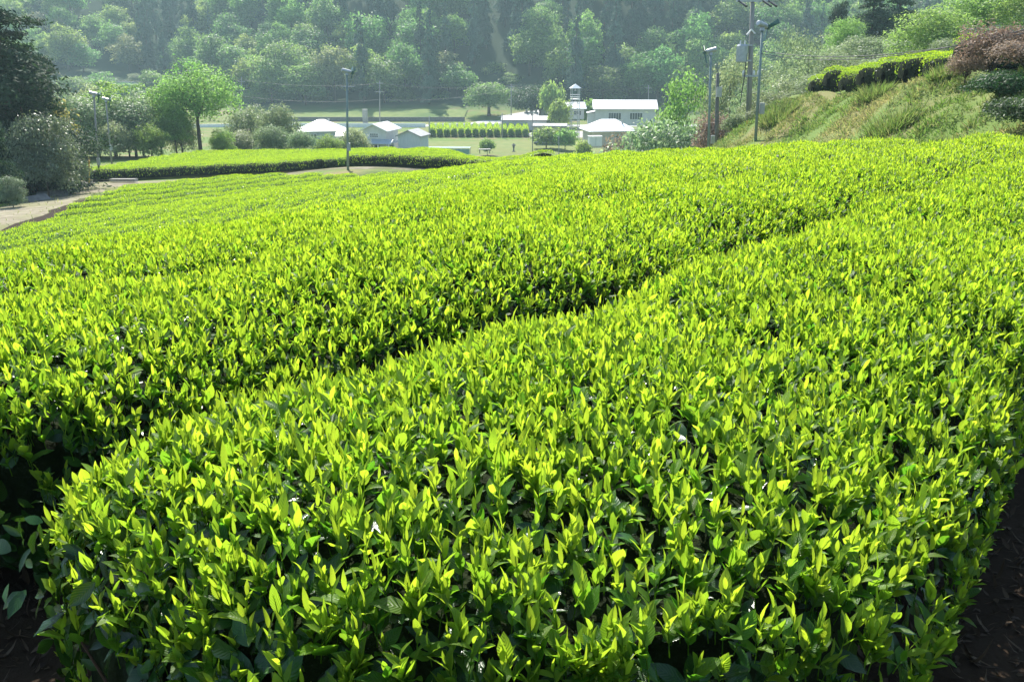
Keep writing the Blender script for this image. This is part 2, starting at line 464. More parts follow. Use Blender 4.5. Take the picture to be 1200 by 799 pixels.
def shoot_parts(P, Nn, scale, lod, nleaf, hk=1.0):
    """new shoots standing on the hedge: stem, spread lower leaves, upright tip leaves"""
    n = len(P); out = []
    if n == 0: return out
    axis = unit(UP * 1.1 + Nn * .28 + rdir(n) * .29 + SUNV * .1)
    h = hk * scale * rng.normal(.072, .024 * hk, n).clip(.025, .15)
    az0 = rnd(n, 0, 6.283)
    ref = unit(np.cross(axis, np.array([.3, .9, .1])))
    ref2 = np.cross(axis, ref)
    age = rnd(n, -.12, .42); val = rnd(n)
    for k in range(nleaf):
        f = k / max(nleaf - 1, 1)                     # 0 low .. 1 tip
        az = az0 + k * 2.4 + rng.normal(0, .35, n)
        rad = ref * np.cos(az)[:, None] + ref2 * np.sin(az)[:, None]
        spread = np.clip(rng.normal(.78 - .62 * f, .17, n), .04, 1.2)
        if k == nleaf - 1 and nleaf > 2: spread *= .35
        D = axis * np.cos(spread)[:, None] + rad * np.sin(spread)[:, None]
        Nl = rad * -np.cos(spread)[:, None] + axis * np.sin(spread)[:, None]
        base = P + axis * (h * (.12 + .80 * f))[:, None]
        Ln = scale * rng.normal(.057 - .017 * f, .0115, n).clip(.02, .095)
        Wn = Ln * rng.normal(.275 - .07 * f, .04, n).clip(.09, .38)
        if k == nleaf - 1 and nleaf > 2: Wn *= .6
        t = np.clip((.05 if lod < 2 else .2 if hk == 1 else .34) + .72 * f + age + rng.normal(0, .12, n), 0, 1)  # tips lighter than low leaves: younger, plus light and shade put into tint
        out.append(leaves(base, D, Nl, Ln, Wn, rng.normal(.24, .34, n), rng.normal(.36, .18, n), t, np.clip(val * .6 + rnd(n) * .4, 0, 1), lod))
    if lod == 0:
        tip = P + axis * (h * .95)[:, None]
        out.append(stems(P - axis * .02, tip, .0014, .0009, .45))
    return out
def stems(A, B, ra, rb, tint):
    n = len(A); d = unit(B - A); u = unit(np.cross(d, np.array([.21, .4, .9]))); w = np.cross(d, u)
    V = np.zeros((n, 6, 3))
    for k in range(3):
        t = k * 2.0944
        o = u * math.cos(t) + w * math.sin(t)
        V[:, k] = A + o * ra; V[:, 3 + k] = B + o * rb
    q = np.array([[0, 1, 4, 3], [1, 2, 5, 4], [2, 0, 3, 5]])
    F = (np.arange(n)[:, None, None] * 6 + q[None]).reshape(-1, 4)
    T = np.zeros((n * 6, 3)); T[:, 0] = tint; T[:, 1] = .4
    return V.reshape(-1, 3), F, T, np.zeros((n * 6, 2))
def lod_split(P):
    d = np.linalg.norm(P, axis=1)
    return [d < LODD[0], (d >= LODD[0]) & (d < LODD[1]), d >= LODD[1]], d
def shoot_scale(d): return np.interp(d, [0, 9, 16, 30, 60, 90, 220], [.86, .87, .93, 1.04, 1.2, 1.5, 5.5])
def shoot_dens(d): return np.interp(d, [0, 5, 9, 16, 30, 60, 90, 220], [1020, 960, 760, 520, 380, 270, 170, 8])
def old_dens(d): return np.interp(d, [0, 4, 9, 16, 30, 60, 220], [520, 430, 250, 100, 24, 6, 2])
def make_hedge(line, label, group, width=1.5, height=HEDGE, dens=1.0, view=True, seed=0, name="tea_hedge", cat="tea hedge", detail=False, odens=1.0, bodyfar=True):
    p0 = line.p[0]
    root = empty(name, (p0[0], p0[1], float(gz(p0[0], p0[1])) + Z0))
    tag(root, label, cat, group)
    off = np.array([p0[0], p0[1], float(gz(p0[0], p0[1]))])
    # inner body: twigs; the dark variant's colour carries the hedge's shade
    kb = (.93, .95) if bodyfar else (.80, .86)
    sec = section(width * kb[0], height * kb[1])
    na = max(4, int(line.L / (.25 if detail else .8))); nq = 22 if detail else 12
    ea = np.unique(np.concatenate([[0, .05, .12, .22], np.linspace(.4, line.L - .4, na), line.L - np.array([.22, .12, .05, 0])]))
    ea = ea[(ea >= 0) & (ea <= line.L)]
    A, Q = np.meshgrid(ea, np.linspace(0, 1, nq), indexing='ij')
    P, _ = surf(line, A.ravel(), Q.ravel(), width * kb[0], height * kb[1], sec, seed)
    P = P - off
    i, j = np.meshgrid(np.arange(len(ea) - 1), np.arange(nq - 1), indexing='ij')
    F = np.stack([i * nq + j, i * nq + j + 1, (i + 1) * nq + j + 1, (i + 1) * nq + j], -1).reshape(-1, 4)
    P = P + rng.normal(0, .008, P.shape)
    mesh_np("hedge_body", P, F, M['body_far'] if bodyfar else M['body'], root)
    # mature leaves
    sec, a, q = sample_line(line, width * .97, height * .965, lambda d: old_dens(d) * odens)
    if detail:
        ne = 520; a = np.concatenate([a, rnd(ne, 0, .5)]); q = np.concatenate([q, rnd(ne)])
    k = skew_ok(line, a, q, width * .97, sec); a, q = a[k], q[k]
    P, Nn = surf(line, a, q, width * .97, height * .965, sec, seed)
    if view:
        k = in_view(P); P, Nn = P[k], Nn[k]
    if detail:
        nc = 420; A2 = rnd(nc, .005, .03) + .0; Q2 = rnd(nc)
        Pc, Nc = surf(line, A2 + SKEW[0] * .2, Q2, width * .97, height * .965, sec, seed)
        mid = np.array([p0[0], p0[1], float(gz(p0[0], p0[1])) + .4]); kx = rnd(nc, .5, 2.6)[:, None]
        x_, y_, dx_, dy_ = line.pos(A2); ax = np.stack([dx_, dy_, 0 * dx_], -1)
        lat = (Pc - mid); lat -= ax * (lat * ax).sum(1)[:, None]
        lat[:, 2] *= .9
        Pc = mid + lat * kx * np.array([1, 1, .75]) + ax * rnd(nc, .02, .10)[:, None] * 1.0
        ok = (np.abs((Pc - mid)[:, 0] * dy_ - (Pc - mid)[:, 1] * dx_) < width * .46) & ((Pc - mid)[:, 2] < .26) & ((Pc - mid)[:, 2] > -.3)
        P = np.concatenate([P, Pc[ok]]); Nn = np.concatenate([Nn, unit(-ax[ok] + UP * .35)])
    P = P - Nn * rnd(len(P), -.02, .035)[:, None]
    masks, d = lod_split(P); parts = []
    for lod in range(3):
        k = masks[lod]; n = k.sum()
        if n == 0: continue
        pp, nn_ = P[k], Nn[k]
        tang = rdir(n); tang = unit(tang - nn_ * (tang * nn_).sum(1)[:, None])
        D = unit(tang + nn_ * rnd(n, -.05, .75)[:, None] + UP * .1)
        Nl = unit(nn_ + rdir(n) * .45)
        sc = shoot_scale(d[k]) ** .9
        Ln = sc * rng.normal(.066, .013, n).clip(.03, .1)
        parts.append(leaves(pp - off, D, Nl, Ln, Ln * rng.normal(.23, .03, n), rng.normal(.25, .25, n), rng.normal(.25, .15, n), rnd(n), rnd(n), lod, .85))
    st = stack(parts)
    if st: mesh_np("mature_leaves", st[0], st[1], M['old'] if detail else M['old_far'], root, st[2], st[3])
    # young shoots
    sec, a, q = sample_line(line, width, height, lambda d: shoot_dens(d) * dens)
    k = skew_ok(line, a, q, width, sec); a, q = a[k], q[k]
    P, Nn = surf(line, a, q, width, height, sec, seed)
    keep = (rnd(len(P)) < np.clip((Nn[:, 2] - .35) / .45, .22, 1))
    patch = .5 + .5 * np.sin(P[:, 0] * 5.1 + 1.3 * np.sin(P[:, 1] * 4.3)) * np.sin(P[:, 1] * 6.7 + 2 * np.sin(P[:, 0] * 2.9))
    keep &= rnd(len(P)) < (.62 + .38 * patch)
    if view: keep &= in_view(P)
    P, Nn = P[keep], Nn[keep]
    masks, d = lod_split(P); parts = []
    for lod in range(3):
        k = masks[lod]
        if k.sum() == 0: continue
        if lod == 2:
            far = d > 22
            for kk, nl in ((k & ~far, 4), (k & far, 3)):
                parts += shoot_parts(P[kk] - off - Nn[kk] * .015, Nn[kk], shoot_scale(d[kk]), 2, nl, .7 if nl == 3 else 1.)
        else:
            parts += shoot_parts(P[k] - off - Nn[k] * .012, Nn[k], shoot_scale(d[k]), lod, 5)
    st = stack(parts)
    if st: mesh_np("young_shoots", st[0], st[1], M['shoot'] if detail else M['shoot_far'], root, st[2], st[3])
    return root, off
def hedge_twigs(root, line, off, a0, a1, count, width=1.5, height=HEDGE):
    """bare woody stems and forking twigs under the leaf skin"""
    mb = MB()
    for _ in range(count):
        a = random.uniform(a0, a1); s = random.uniform(-.45, .45) * width
        x, y, dx, dy = [float(v) for v in line.pos(np.array(a))]
        bx, by = x + dy * s * .45, y - dx * s * .45
        g = float(gz(bx, by)); base = Vector((bx, by, g - .02)) - Vector(off)
        hgt = height * random.uniform(.35, .62)
        tipx, tipy = x + dy * s * .95 + random.uniform(-.15, .15), y - dx * s * .95 + random.uniform(-.15, .15)
        tip = Vector((tipx, tipy, g + hgt)) - Vector(off)
        mid = base.lerp(tip, .5) + Vector((random.uniform(-.05, .05), random.uniform(-.05, .05), .04))
        mb.tube([base, mid, tip], [.011, .008, .006], 5, False)
        for _ in range(7):
            e = tip + Vector((random.uniform(-.16, .16), random.uniform(-.16, .16), random.uniform(.03, .2)))
            mb.tube([mid.lerp(tip, random.uniform(.3, 1)), tip.lerp(e, .6) + Vector((0, 0, -.02)), e], [.005, .004, .0025], 4, False)
    mb.build("stems", M['twig'], root, smooth=True)
# ------------------------------------------------------------------ near field: rows along A
def pa(n, a): return (-.8 * n + .6 * a, .6 * n + .8 * a)
ORD = "nearest second third fourth fifth sixth seventh eighth ninth tenth eleventh twelfth thirteenth fourteenth fifteenth sixteenth seventeenth eighteenth nineteenth twentieth twenty-first twenty-second twenty-third twenty-fourth twenty-fifth twenty-sixth twenty-seventh twenty-eighth".split()
N_A0 = [(0, .8), (1.23, .73), (2.88, .85), (4.68, .8), (10, 2.6), (20, 7.0), (33, 12.4), (34.6, 14.2), (36.4, 17.2), (40, 20.5), (44, 24.3), (47, 27.0), (52, 31)]
N_A1 = [(0, 17), (2.3, 18.3), (5.2, 20.6), (9.4, 24.0), (11.1, 25.4), (17.8, 29.0), (25.5, 36.5), (27, 39.5), (37, 39.4), (48, 34.6), (52, 32)]
row_n, n_ = [1.23], 3.27
while n_ < 47.5:
    row_n.append(n_); n_ += 2.05
GR = "rows of the near tea field"
for i, n_ in enumerate(row_n):
    a0 = float(np.interp(n_, *zip(*N_A0))); a1 = float(np.interp(n_, *zip(*N_A1)))
    if i > 2: a0 += float(rng.uniform(-.3, .3))
    if a1 - a0 < 1.5: continue
    line = Line([pa(n_, a0), pa(n_ - (.42 if i == 1 else 0), a1)])
    if i == 0: lab = "broad nearest tea hedge filling the foreground, its dark leafy end facing the viewer"
    elif i == 1: lab = "tea hedge directly behind the big foreground hedge, across the first dark gap"
    else: lab = "%s tea hedge of the near field, counting the foreground hedge as first" % ORD[i]
    if i == len(row_n) - 1: lab = "last short tea hedge of the near field beside the dirt path"
    SKEW[0] = .6 if i == 0 else .1
    root, off = make_hedge(line, lab, GR, width=1.82 if i == 0 else 1.72 if i < 3 else (1.66 if i < 6 else (1.55 if i < 10 else 1.32)), seed=i * 1.7, detail=i < 3, bodyfar=i > 6)
    SKEW[0] = 0
    if i == 0: hedge_twigs(root, line, off, .02, 3.0, 80)
    if i == 1: hedge_twigs(root, line, off, .02, 2.5, 50)
# ------------------------------------------------------------------ lower tea field beyond the path
def gl(px, D): p = gpt(px, D); return (p.x, p.y)
GL = "hedges of the lower tea field"
for i in range(11):
    y0, y1 = 71.5 + 1.85 * i, 69.5 + 1.9 * i
    x0 = np.interp(i, [0, 10], [98, 225]); x1 = [377, 393, 410, 430, 440, 450, 455, 460, 462, 464, 466][i]
    pts = [gl(x0, y0 - 1.0), gl(x0 + .3 * (x1 - x0), y0 + .2), gl(x0 + .7 * (x1 - x0), y0 + .2), gl(x1, y1)]
    lab = ["front tea hedge of the lower field, its dark shaded side facing the path",
           "second tea hedge of the lower field, ending just left of the single fan pole"][i] if i < 2 else \
          "%s tea hedge of the lower field, counted back from its dark front side" % ORD[i]
    if i == 10: lab = "rearmost tea hedge of the lower field along the foot of the roadside trees"
    make_hedge(Line(pts), lab, GL, width=1.84, height=1.0 if i == 0 else .88, seed=30 + i * 1.3, dens=1.0, bodyfar=i > 1, odens=3.0 if i < 2 else 1.0)
for i in range(4):
    pts = [gl(411 + 10 * i, 66 + 2.0 * i), gl(480 + 8 * i, 62 + 2 * i), gl(560, 58 + 2 * i), gl(640 - 4 * i, 52.5 + 1.8 * i)]
    lab = ["tea hedge curving right from the single fan pole, with a dark shaded underside",
           "second curving tea hedge behind the one starting at the single fan pole",
           "third curving tea hedge right of the single fan pole, below the white storehouse",
           "rearmost curving tea hedge right of the single fan pole, nearest the grey shed"][i]
    make_hedge(Line(pts), lab, "curving tea hedges right of the fan pole", width=1.84, height=.9, seed=50 + i * 1.3, bodyfar=i > 0, odens=3.0 if i == 0 else 1.0)
# hedges end-on on top of the grassy bank
for i in range(8):
    t = i / 7.0
    ex, ey = 15.35 - .05 * t, 32.5 + 15.5 * t
    ln = Line([(ex, ey), (ex + 4.0, ey + 1.2), (ex + 8.5, ey + 2.6)])
    lab = ["topmost tea hedge end on the bank, right beside the dry pink-brown shrub",
           "second tea hedge on the bank top, counting from the dry pink-brown shrub",
           "third tea hedge on the bank top, counting from the dry pink-brown shrub",
           "fourth tea hedge on the bank top, counting from the dry pink-brown shrub",
           "fifth tea hedge on the bank top, counting from the dry pink-brown shrub",
           "sixth tea hedge on the bank top, counting from the dry pink-brown shrub",
           "last but one tea hedge end on the bank top, going down towards the poles",
           "lowest and farthest tea hedge end on the bank top, nearest the utility poles"][i]
    make_hedge(ln, lab, "tea hedge ends on the bank top", width=1.9, height=1.12, seed=70 + i * 1.9, view=False, odens=2.0, bodyfar=False)

# ------------------------------------------------------------------ tree and bush library
M['bark'] = rough_mat("bark", (.05, .038, .028), (.13, .10, .075), 9, .9, .6, spec=.15, stretch=(1, 1, .25))
M['bark_pale'] = rough_mat("bark_pale", (.12, .10, .08), (.22, .19, .15), 9, .9, .6, spec=.15, stretch=(1, 1, .25))
LM = {
 'broad': leaf_mat("broad_leaf", (0.068, 0.142, 0.047), (0.149, 0.236, 0.074), (0.121, 0.270, 0.054), (0.297, 0.513, 0.108), .55, .25, .45, objvar=.5),
 'fresh': leaf_mat("fresh_leaf", (0.101, 0.189, 0.047), (0.203, 0.297, 0.074), (0.203, 0.392, 0.068), (0.459, 0.620, 0.135), .55, .25, .48, objvar=.3),
 'pale': leaf_mat("pale_leaf", (0.112, 0.175, 0.081), (0.237, 0.300, 0.150), (0.163, 0.250, 0.100), (0.375, 0.475, 0.200), .5, .3, .42, objvar=.3),
 'olive': leaf_mat("olive_leaf", (0.108, 0.142, 0.054), (0.216, 0.223, 0.101), (0.176, 0.216, 0.068), (0.378, 0.405, 0.149), .55, .25, .42, objvar=.4),
 'cedar': leaf_mat("cedar_needle", (.026, .066, .044), (.062, .125, .075), (.03, .08, .045), (.08, .17, .085), .6, .25, .3, objvar=.4),
 'dark': leaf_mat("dark_needle", (.018, .044, .024), (.045, .085, .040), (.022, .055, .02), (.06, .11, .035), .7, .12, .3, objvar=.2),
 'deep': leaf_mat("shade_deep_green_leaf", (.02, .05, .02), (.05, .10, .035), (.03, .08, .02), (.08, .16, .04), .55, .25, .35, objvar=.3),  # deep green, darkened so the colour holds the bank's shade
 'rust': leaf_mat("rust_leaf", (.20, .145, .10), (.33, .255, .19), (.18, .125, .08), (.35, .26, .17), .65, .2, .35, objvar=.2),
 'yellow': leaf_mat("bamboo_leaf", (.15, .17, .04), (.27, .27, .08), (.22, .25, .05), (.40, .40, .11), .5, .3, .4, objvar=.1),
 'sheen': leaf_mat("glossy_bush_leaf", (.075, .115, .065), (.19, .235, .14), (.09, .15, .05), (.24, .32, .14), .45, .4, .3, objvar=.2),
 'grass': leaf_mat("grass_blade", (0.112, 0.200, 0.037), (0.350, 0.300, 0.138), (0.175, 0.312, 0.050), (0.450, 0.400, 0.163), .6, .2, .4),
 'drygrass': leaf_mat("dry_grass_blade", (.035, .022, .013), (.10, .07, .042), (.03, .02, .012), (.07, .05, .025), .7, .2, .3),  # litter colour dimmed to carry the shadow at the hedge foot
}
def quads_at(P, Nn, size, r_, tint_r, tint_g, fold=.25, aspect=.55):
    """leaf-sized faces: pointed, slightly folded"""
    n = len(P); D = unit(np.cross(Nn, r_.normal(size=(n, 3))))
    return leaves(P - D * size[:, None] * .5, D, Nn, size, size * aspect * .5, r_.normal(.15, .25, n), np.full(n, fold), tint_r, tint_g, 2)
def crown_clumps(seed, Rr, H, nclump, z0, shape='round'):
    r_ = np.random.default_rng(seed); C = []
    hz = (H - z0) / 2; zc = z0 + hz * (.9 if shape == 'round' else 1.0)
    ga = 2.39996
    base = .62 * (9.0 / nclump) ** .5 + .10
    for i in range(nclump):
        inner = i % 4 == 3
        u = 1 - 1.72 * (i + .5) / nclump            # from the top downwards
        rr = math.sqrt(max(0, 1 - u * u)); az = i * ga + r_.uniform(-.5, .5)
        cr = Rr * base * r_.choice([.5, .75, 1.0, 1.4])
        k = (.42 if inner else r_.uniform(.66, 1.16)) 
        R2 = max(Rr - cr * .75, Rr * .2); Hz = max(hz - cr * .6, hz * .3)
        z = zc + u * Hz * k + r_.normal(0, .04) * H
        if shape == 'spread': z = z0 + (H - z0) * (.35 + .5 * r_.uniform()) * (1 - .3 * rr)
        c = np.array([math.cos(az) * rr * R2 * k, math.sin(az) * rr * R2 * k, z])
        C.append((c, cr))
    return C, r_
def broad_crown(seed, Rr, H, nclump, nleaf, size, z0=None, shape='round', droop=0):
    z0 = H * .28 if z0 is None else z0
    C, r_ = crown_clumps(seed, Rr, H, nclump, z0, shape)
    w = np.array([c[1] ** 2 for c in C]); w /= w.sum()
    idx = r_.choice(len(C), nleaf, p=w)
    cen = np.array([c[0] for c in C])[idx]; cr = np.array([c[1] for c in C])[idx]
    d = unit(r_.normal(size=(nleaf, 3))); d[:, 2] = np.where(d[:, 2] < -.35, -d[:, 2] * .6, d[:, 2]); d = unit(d)
    # sub-clumps roughen each clump's outline
    ph = 1.15 * np.sin(d[:, 0] * 6 + idx) * np.sin(d[:, 1] * 5 + idx * 2.3) * np.sin(d[:, 2] * 6 + idx)
    rad = cr * (r_.uniform(.35, 1, nleaf) ** .45) * (1 + .34 * ph + r_.normal(0, .10, nleaf))
    P = cen + d * rad[:, None] * np.array([1, 1, .78])
    P[:, 2] -= droop * (r_.uniform(0, 1, nleaf) ** 2) * cr
    Nn = unit(d * .7 + np.array([0, 0, .5]) + r_.normal(size=(nleaf, 3)) * .55)
    ctint = r_.uniform(0, 1, len(C))[idx]
    tr = np.clip(.15 + .45 * ctint + r_.normal(.2, .16, nleaf), 0, 1)
    return quads_at(P, Nn, size * r_.uniform(.6, 1.3, nleaf), r_, tr, r_.uniform(0, 1, nleaf)), C
def limbs(C, H, rt, seed, n=7, fork=.34, lean=(0, 0)):
    r_ = random.Random(seed); mb = MB()
    top = Vector((lean[0], lean[1], H * .72))
    f = Vector((lean[0] * fork, lean[1] * fork, H * fork))
    mb.tube([(0, 0, -.4), (lean[0] * .1, lean[1] * .1, H * .1), f, f.lerp(top, .5) + Vector((r_.uniform(-.2, .2), r_.uniform(-.2, .2), 0)), top], [rt * 1.35, rt, rt * .8, rt * .45, rt * .15], 7)
    cs = sorted(C, key=lambda c: -c[1])[:n]
    for c, cr in cs:
        s = f.lerp(top, r_.uniform(0, .7)); e = Vector(c)
        m = s.lerp(e, .5) + Vector((0, 0, (e - s).length * .06))
        mb.tube([s, m, e], [rt * .45, rt * .3, rt * .08], 5, False)
        for _ in range(3):
            e2 = e + Vector((r_.uniform(-1, 1), r_.uniform(-1, 1), r_.uniform(-.2, .8))) * cr * .8
            mb.tube([m.lerp(e, .5), e2], [rt * .16, rt * .03], 4, False)
    return mb
def cedar_crown(seed, Rr, H, nleaf, size, z0=.12, power=.85, droop=.35):
    r_ = np.random.default_rng(seed)
    nb = int(H * 5.5); zb = z0 + (1 - z0) * r_.uniform(0, 1, nb) ** 1.1
    az = r_.uniform(0, 6.283, nb); prof = np.clip((1 - zb) ** power * (1 + .25 * np.sin(zb * 23)) + .03, .03, 1.2)
    prof *= np.where(zb < z0 + .12, .75, 1)
    L = Rr * prof * r_.uniform(.7, 1.12, nb)
    idx = r_.choice(nb, nleaf, p=(L ** 1.3) / (L ** 1.3).sum())
    t = r_.uniform(.12, 1, nleaf) ** .75
    base = np.stack([np.cos(az[idx]) * L[idx] * t, np.sin(az[idx]) * L[idx] * t, zb[idx] * H - droop * L[idx] * t ** 1.6 + .28 * L[idx] * t * (zb[idx] > .7)], -1)
    sp = L[idx] * (.20 + .10 * (1 - t)) * .9
    P = base + r_.normal(size=(nleaf, 3)) * sp[:, None] * np.array([.8, .8, .45])
    out = unit(np.stack([np.cos(az[idx]), np.sin(az[idx]), np.full(nleaf, .75)], -1) + r_.normal(size=(nleaf, 3)) * .55)
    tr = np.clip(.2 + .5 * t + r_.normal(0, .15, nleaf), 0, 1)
    return quads_at(P, out, size * r_.uniform(.6, 1.3, nleaf), r_, tr, r_.uniform(0, 1, nleaf), aspect=.42)
LIB = {}; LIBR = {}
def lib_tree(key, kind, seed, Rr, H, nleaf, size, lm, nclump=16, z0=None, shape='round', rt=.22, bark='bark', nl=7, fork=.34, power=.85, droop=.35, lean=(0, 0)):
    """mesh data for a crown and its trunk, made once and shared by copies"""
    if kind == 'cedar':
        cr = cedar_crown(seed, Rr, H, nleaf, size, power=power, droop=droop, z0=.12 if z0 is None else z0)
        mb = MB(); mb.tube([(0, 0, -.5), (0, 0, H * .3), (.05, 0, H * .7), (0, 0, H * .98)], [rt * 1.2, rt, rt * .55, .02], 7)
    else:
        cr, C = broad_crown(seed, Rr, H, nclump, nleaf, size, z0, shape, droop=droop if kind == 'weep' else 0)
        mb = limbs(C, H, rt, seed, nl, fork, lean)
    co = mesh_np("crown", cr[0], cr[1], LM[lm], None, cr[2], None)
    to = mb.build("trunk", M[bark], smooth=True)
    LIB[key] = (co.data, to.data); LIBR[key] = Rr
    bpy.data.objects.remove(co); bpy.data.objects.remove(to)
def put_tree(key, p, name, label, cat, group=None, s=1.0, sz=None, rz=None, trunk=True, crown_name="crown", trunk_name="trunk"):
    root = empty(name, p, random.uniform(0, 6.28) if rz is None else rz)
    root.scale = (s, s, s if sz is None else sz)
    tag(root, label, cat, group)
    c = bpy.data.objects.new(crown_name, LIB[key][0]); COL.objects.link(c); c.parent = root
    if trunk:
        t = bpy.data.objects.new(trunk_name, LIB[key][1]); COL.objects.link(t); t.parent = root
    return root
# ---- far woodland kinds
for k in range(5):
    lib_tree('fb%d' % k, 'broad', 100 + k, 5.6, 11.5, 6500, .55, 'broad', nclump=[22, 34, 46, 28, 40][k], z0=.6, rt=.25)
for k in range(3):
    lib_tree('ff%d' % k, 'broad', 120 + k, 5.2, 11.0, 6500, .54, 'fresh', nclump=[24, 38, 46][k], z0=.6, rt=.25)
for k in range(2):
    lib_tree('fo%d' % k, 'broad', 130 + k, 4.6, 10.0, 4200, .55, 'olive', nclump=22, z0=.6, rt=.22)
for k in range(4):
    lib_tree('fc%d' % k, 'cedar', 140 + k, 3.2, 17, 7000, .52, 'cedar', rt=.25, power=.8, droop=.5)
lib_tree('fr0', 'broad', 150, 4.2, 11, 2200, .5, 'rust', nclump=15, z0=3, rt=.22)
# ---- far hillside: 280-odd single trees
marks = [(0, 90, "behind the tall dark conifer on the left"), (90, 200, "above the pair of fan poles"), (200, 330, "above the tall lone tree behind the lower field"),
         (330, 430, "above the white hip-roofed barn and single fan pole"), (430, 540, "above the white storehouse and grey shed"), (540, 640, "above the round tree by the valley road"),
         (640, 740, "above the fire lookout tower"), (740, 840, "above the round bright bush right of the village"), (840, 960, "behind the utility pole with the transformer"), (960, 1300, "behind the bank-top hedges")]
spots = []
gy = 288.0; rowi = 0
while gy < 408:
    step = 9.6 + .02 * (gy - 300)
    half = gy * .60 + 14
    xs = np.arange(-half, half, step) + (rowi % 2) * step * .5
    for x in xs:
        xx = x + rng.uniform(-.32, .32) * step; yy = gy + rng.uniform(-.35, .35) * 7.5
        z = float(gz(xx, yy)); 
        px, py = project(xx, yy, z)
        edge = 300 + 55 * float(ss(-60, -130, xx)) + 8 * float(wob(np.array(xx), np.array(0.), .02, 1.)) - 19
        if yy < edge: continue
        if px < -60 or px > 1110 or py < -16: continue
        if 540 < px < 650 and yy < 306: continue
        if px < 150 and rng.uniform() < .25: continue
        spots.append((xx, yy, z, px, py))
    gy += 8.6; rowi += 1
spots.sort(key=lambda s: s[3])
def forest_kind(px, py):
    u = random.random()
    if 163 < px < 225: return 'c' if u < .92 else 'b'
    if 590 < px < 850 and py < 78: return 'c' if u < .85 else 'b'
    if 840 < px < 1000 and py < 40: return 'c' if u < .8 else 'b'
    if px < 163: return 'f' if u < .68 else ('o' if u < .8 else 'b')
    if 370 < px < 590 and py < 60: return 'c' if u < .62 else 'b'
    if u < .18: return 'c'
    if u < .60: return 'f'
    if u < .66: return 'o'
    return 'b'
KN = {'c': ('cedar_tree', 'dark blue-green conical cedar'), 'b': ('broadleaf_tree', 'hazy green broadleaf tree'), 'f': ('broadleaf_tree', 'light fresh-green broadleaf tree'), 'o': ('broadleaf_tree', 'dull olive-green broadleaf tree')}
seen = {}
plan = []
for (x, y, z, px, py) in spots:
    k = forest_kind(px, py)
    mk = next((m[2] for m in marks if m[0] <= px < m[1]), marks[0][2])
    tier = "low" if py > 70 else ("halfway up" if py > 30 else "high")
    seen.setdefault((k, mk, tier), []).append((x, y, z, px, py))
    plan.append((k, mk, tier, x, y, z))
cnt = {}
for (k, mk, tier, x, y, z) in plan:
    key = (k, mk, tier); cnt[key] = cnt.get(key, 0) + 1; tot = len(seen[key]); i = cnt[key]
    if tot == 1: od = "only"
    elif i == 1: od = "leftmost"
    elif i == tot: od = "rightmost"
    else: od = ORD[i - 1] + "-from-left"
    lib = {'c': 'fc%d' % random.randrange(4), 'b': 'fb%d' % random.randrange(5), 'f': 'ff%d' % random.randrange(3), 'o': 'fo%d' % random.randrange(2)}[k]
    s = random.uniform(1.0, 1.42) * (1.0 if k != 'c' else .98)
    lab = "%s %s %s on the far hill, %s" % (od, KN[k][1].replace(" tree", ""), "tree" if k != 'c' else "", mk)
    lab = " ".join((od + " " + KN[k][1] + (" low on" if tier == "low" else (" high on" if tier == "high" else " halfway up")) + " the hill " + mk).split())
    w = lab.split()
    if len(w) > 16: lab = " ".join(w).replace("the hill ", "").replace("broadleaf tree", "broadleaf")
    put_tree(lib, (x, y, z + Z0 - .3), KN[k][0], lab, "tree", "trees of the far wooded hillside", s * (.88 if k == 'c' else 1), s * (random.uniform(1.15, 1.45) if k == 'c' else random.choice([.85, 1.0, 1.1, 1.3])))
def tree_at(key, px, D, top, H0, name, label, cat, group=None, sx=1.0, w=None, **kw):
    """stands at photo column px, distance D; scaled so its top reaches photo row `top`"""
    p = gpt(px, D)
    zt = at(px, top, D).z + Z0
    sz = (zt - p.z) / H0
    sxy = sz * sx
    if w:
        sxy = w / FPX * D / LIBR[key]
        if sxy > 1.3 * sz: sz = sxy / 1.3; p.z = zt - sz * H0
    return put_tree(key, p, name, label, cat, group, sxy, sz, **kw)
tree_at('fr0', 472, 345, 28, 11, 'dead_tree', "bare pinkish-brown dying tree among the green ones on the far hill", "tree", sx=.95)
tree_at('fr0', 708, 335, 26, 11, 'withered_tree', "small rust-topped tree in front of the dark cedars on the far hill", "tree", sx=.35)
for k, (px, D, top, w, lib, lab) in enumerate([(578, 338, 18, 15, 'fc1', "pointed cedar high above the round tree, filling the hillside gap"), (592, 322, 46, 15, 'fc2', "pointed cedar halfway up the hill just right of the round tree"),
        (580, 312, 72, 16, 'fb2', "green leafy tree low on the hill directly behind the round tree"), (585, 360, -8, 16, 'fc3', "topmost pointed cedar above the round tree, cut by the top edge"), (600, 306, 84, 15, 'ff1', "light green leafy tree at the hill foot just right of the round tree")]):
    tree_at(lib, px, D, top, 17 if lib[1] == 'c' else 11.5, 'cedar_tree' if lib[1] == 'c' else 'broadleaf_tree', lab, 'tree', "trees of the far wooded hillside", w=w)
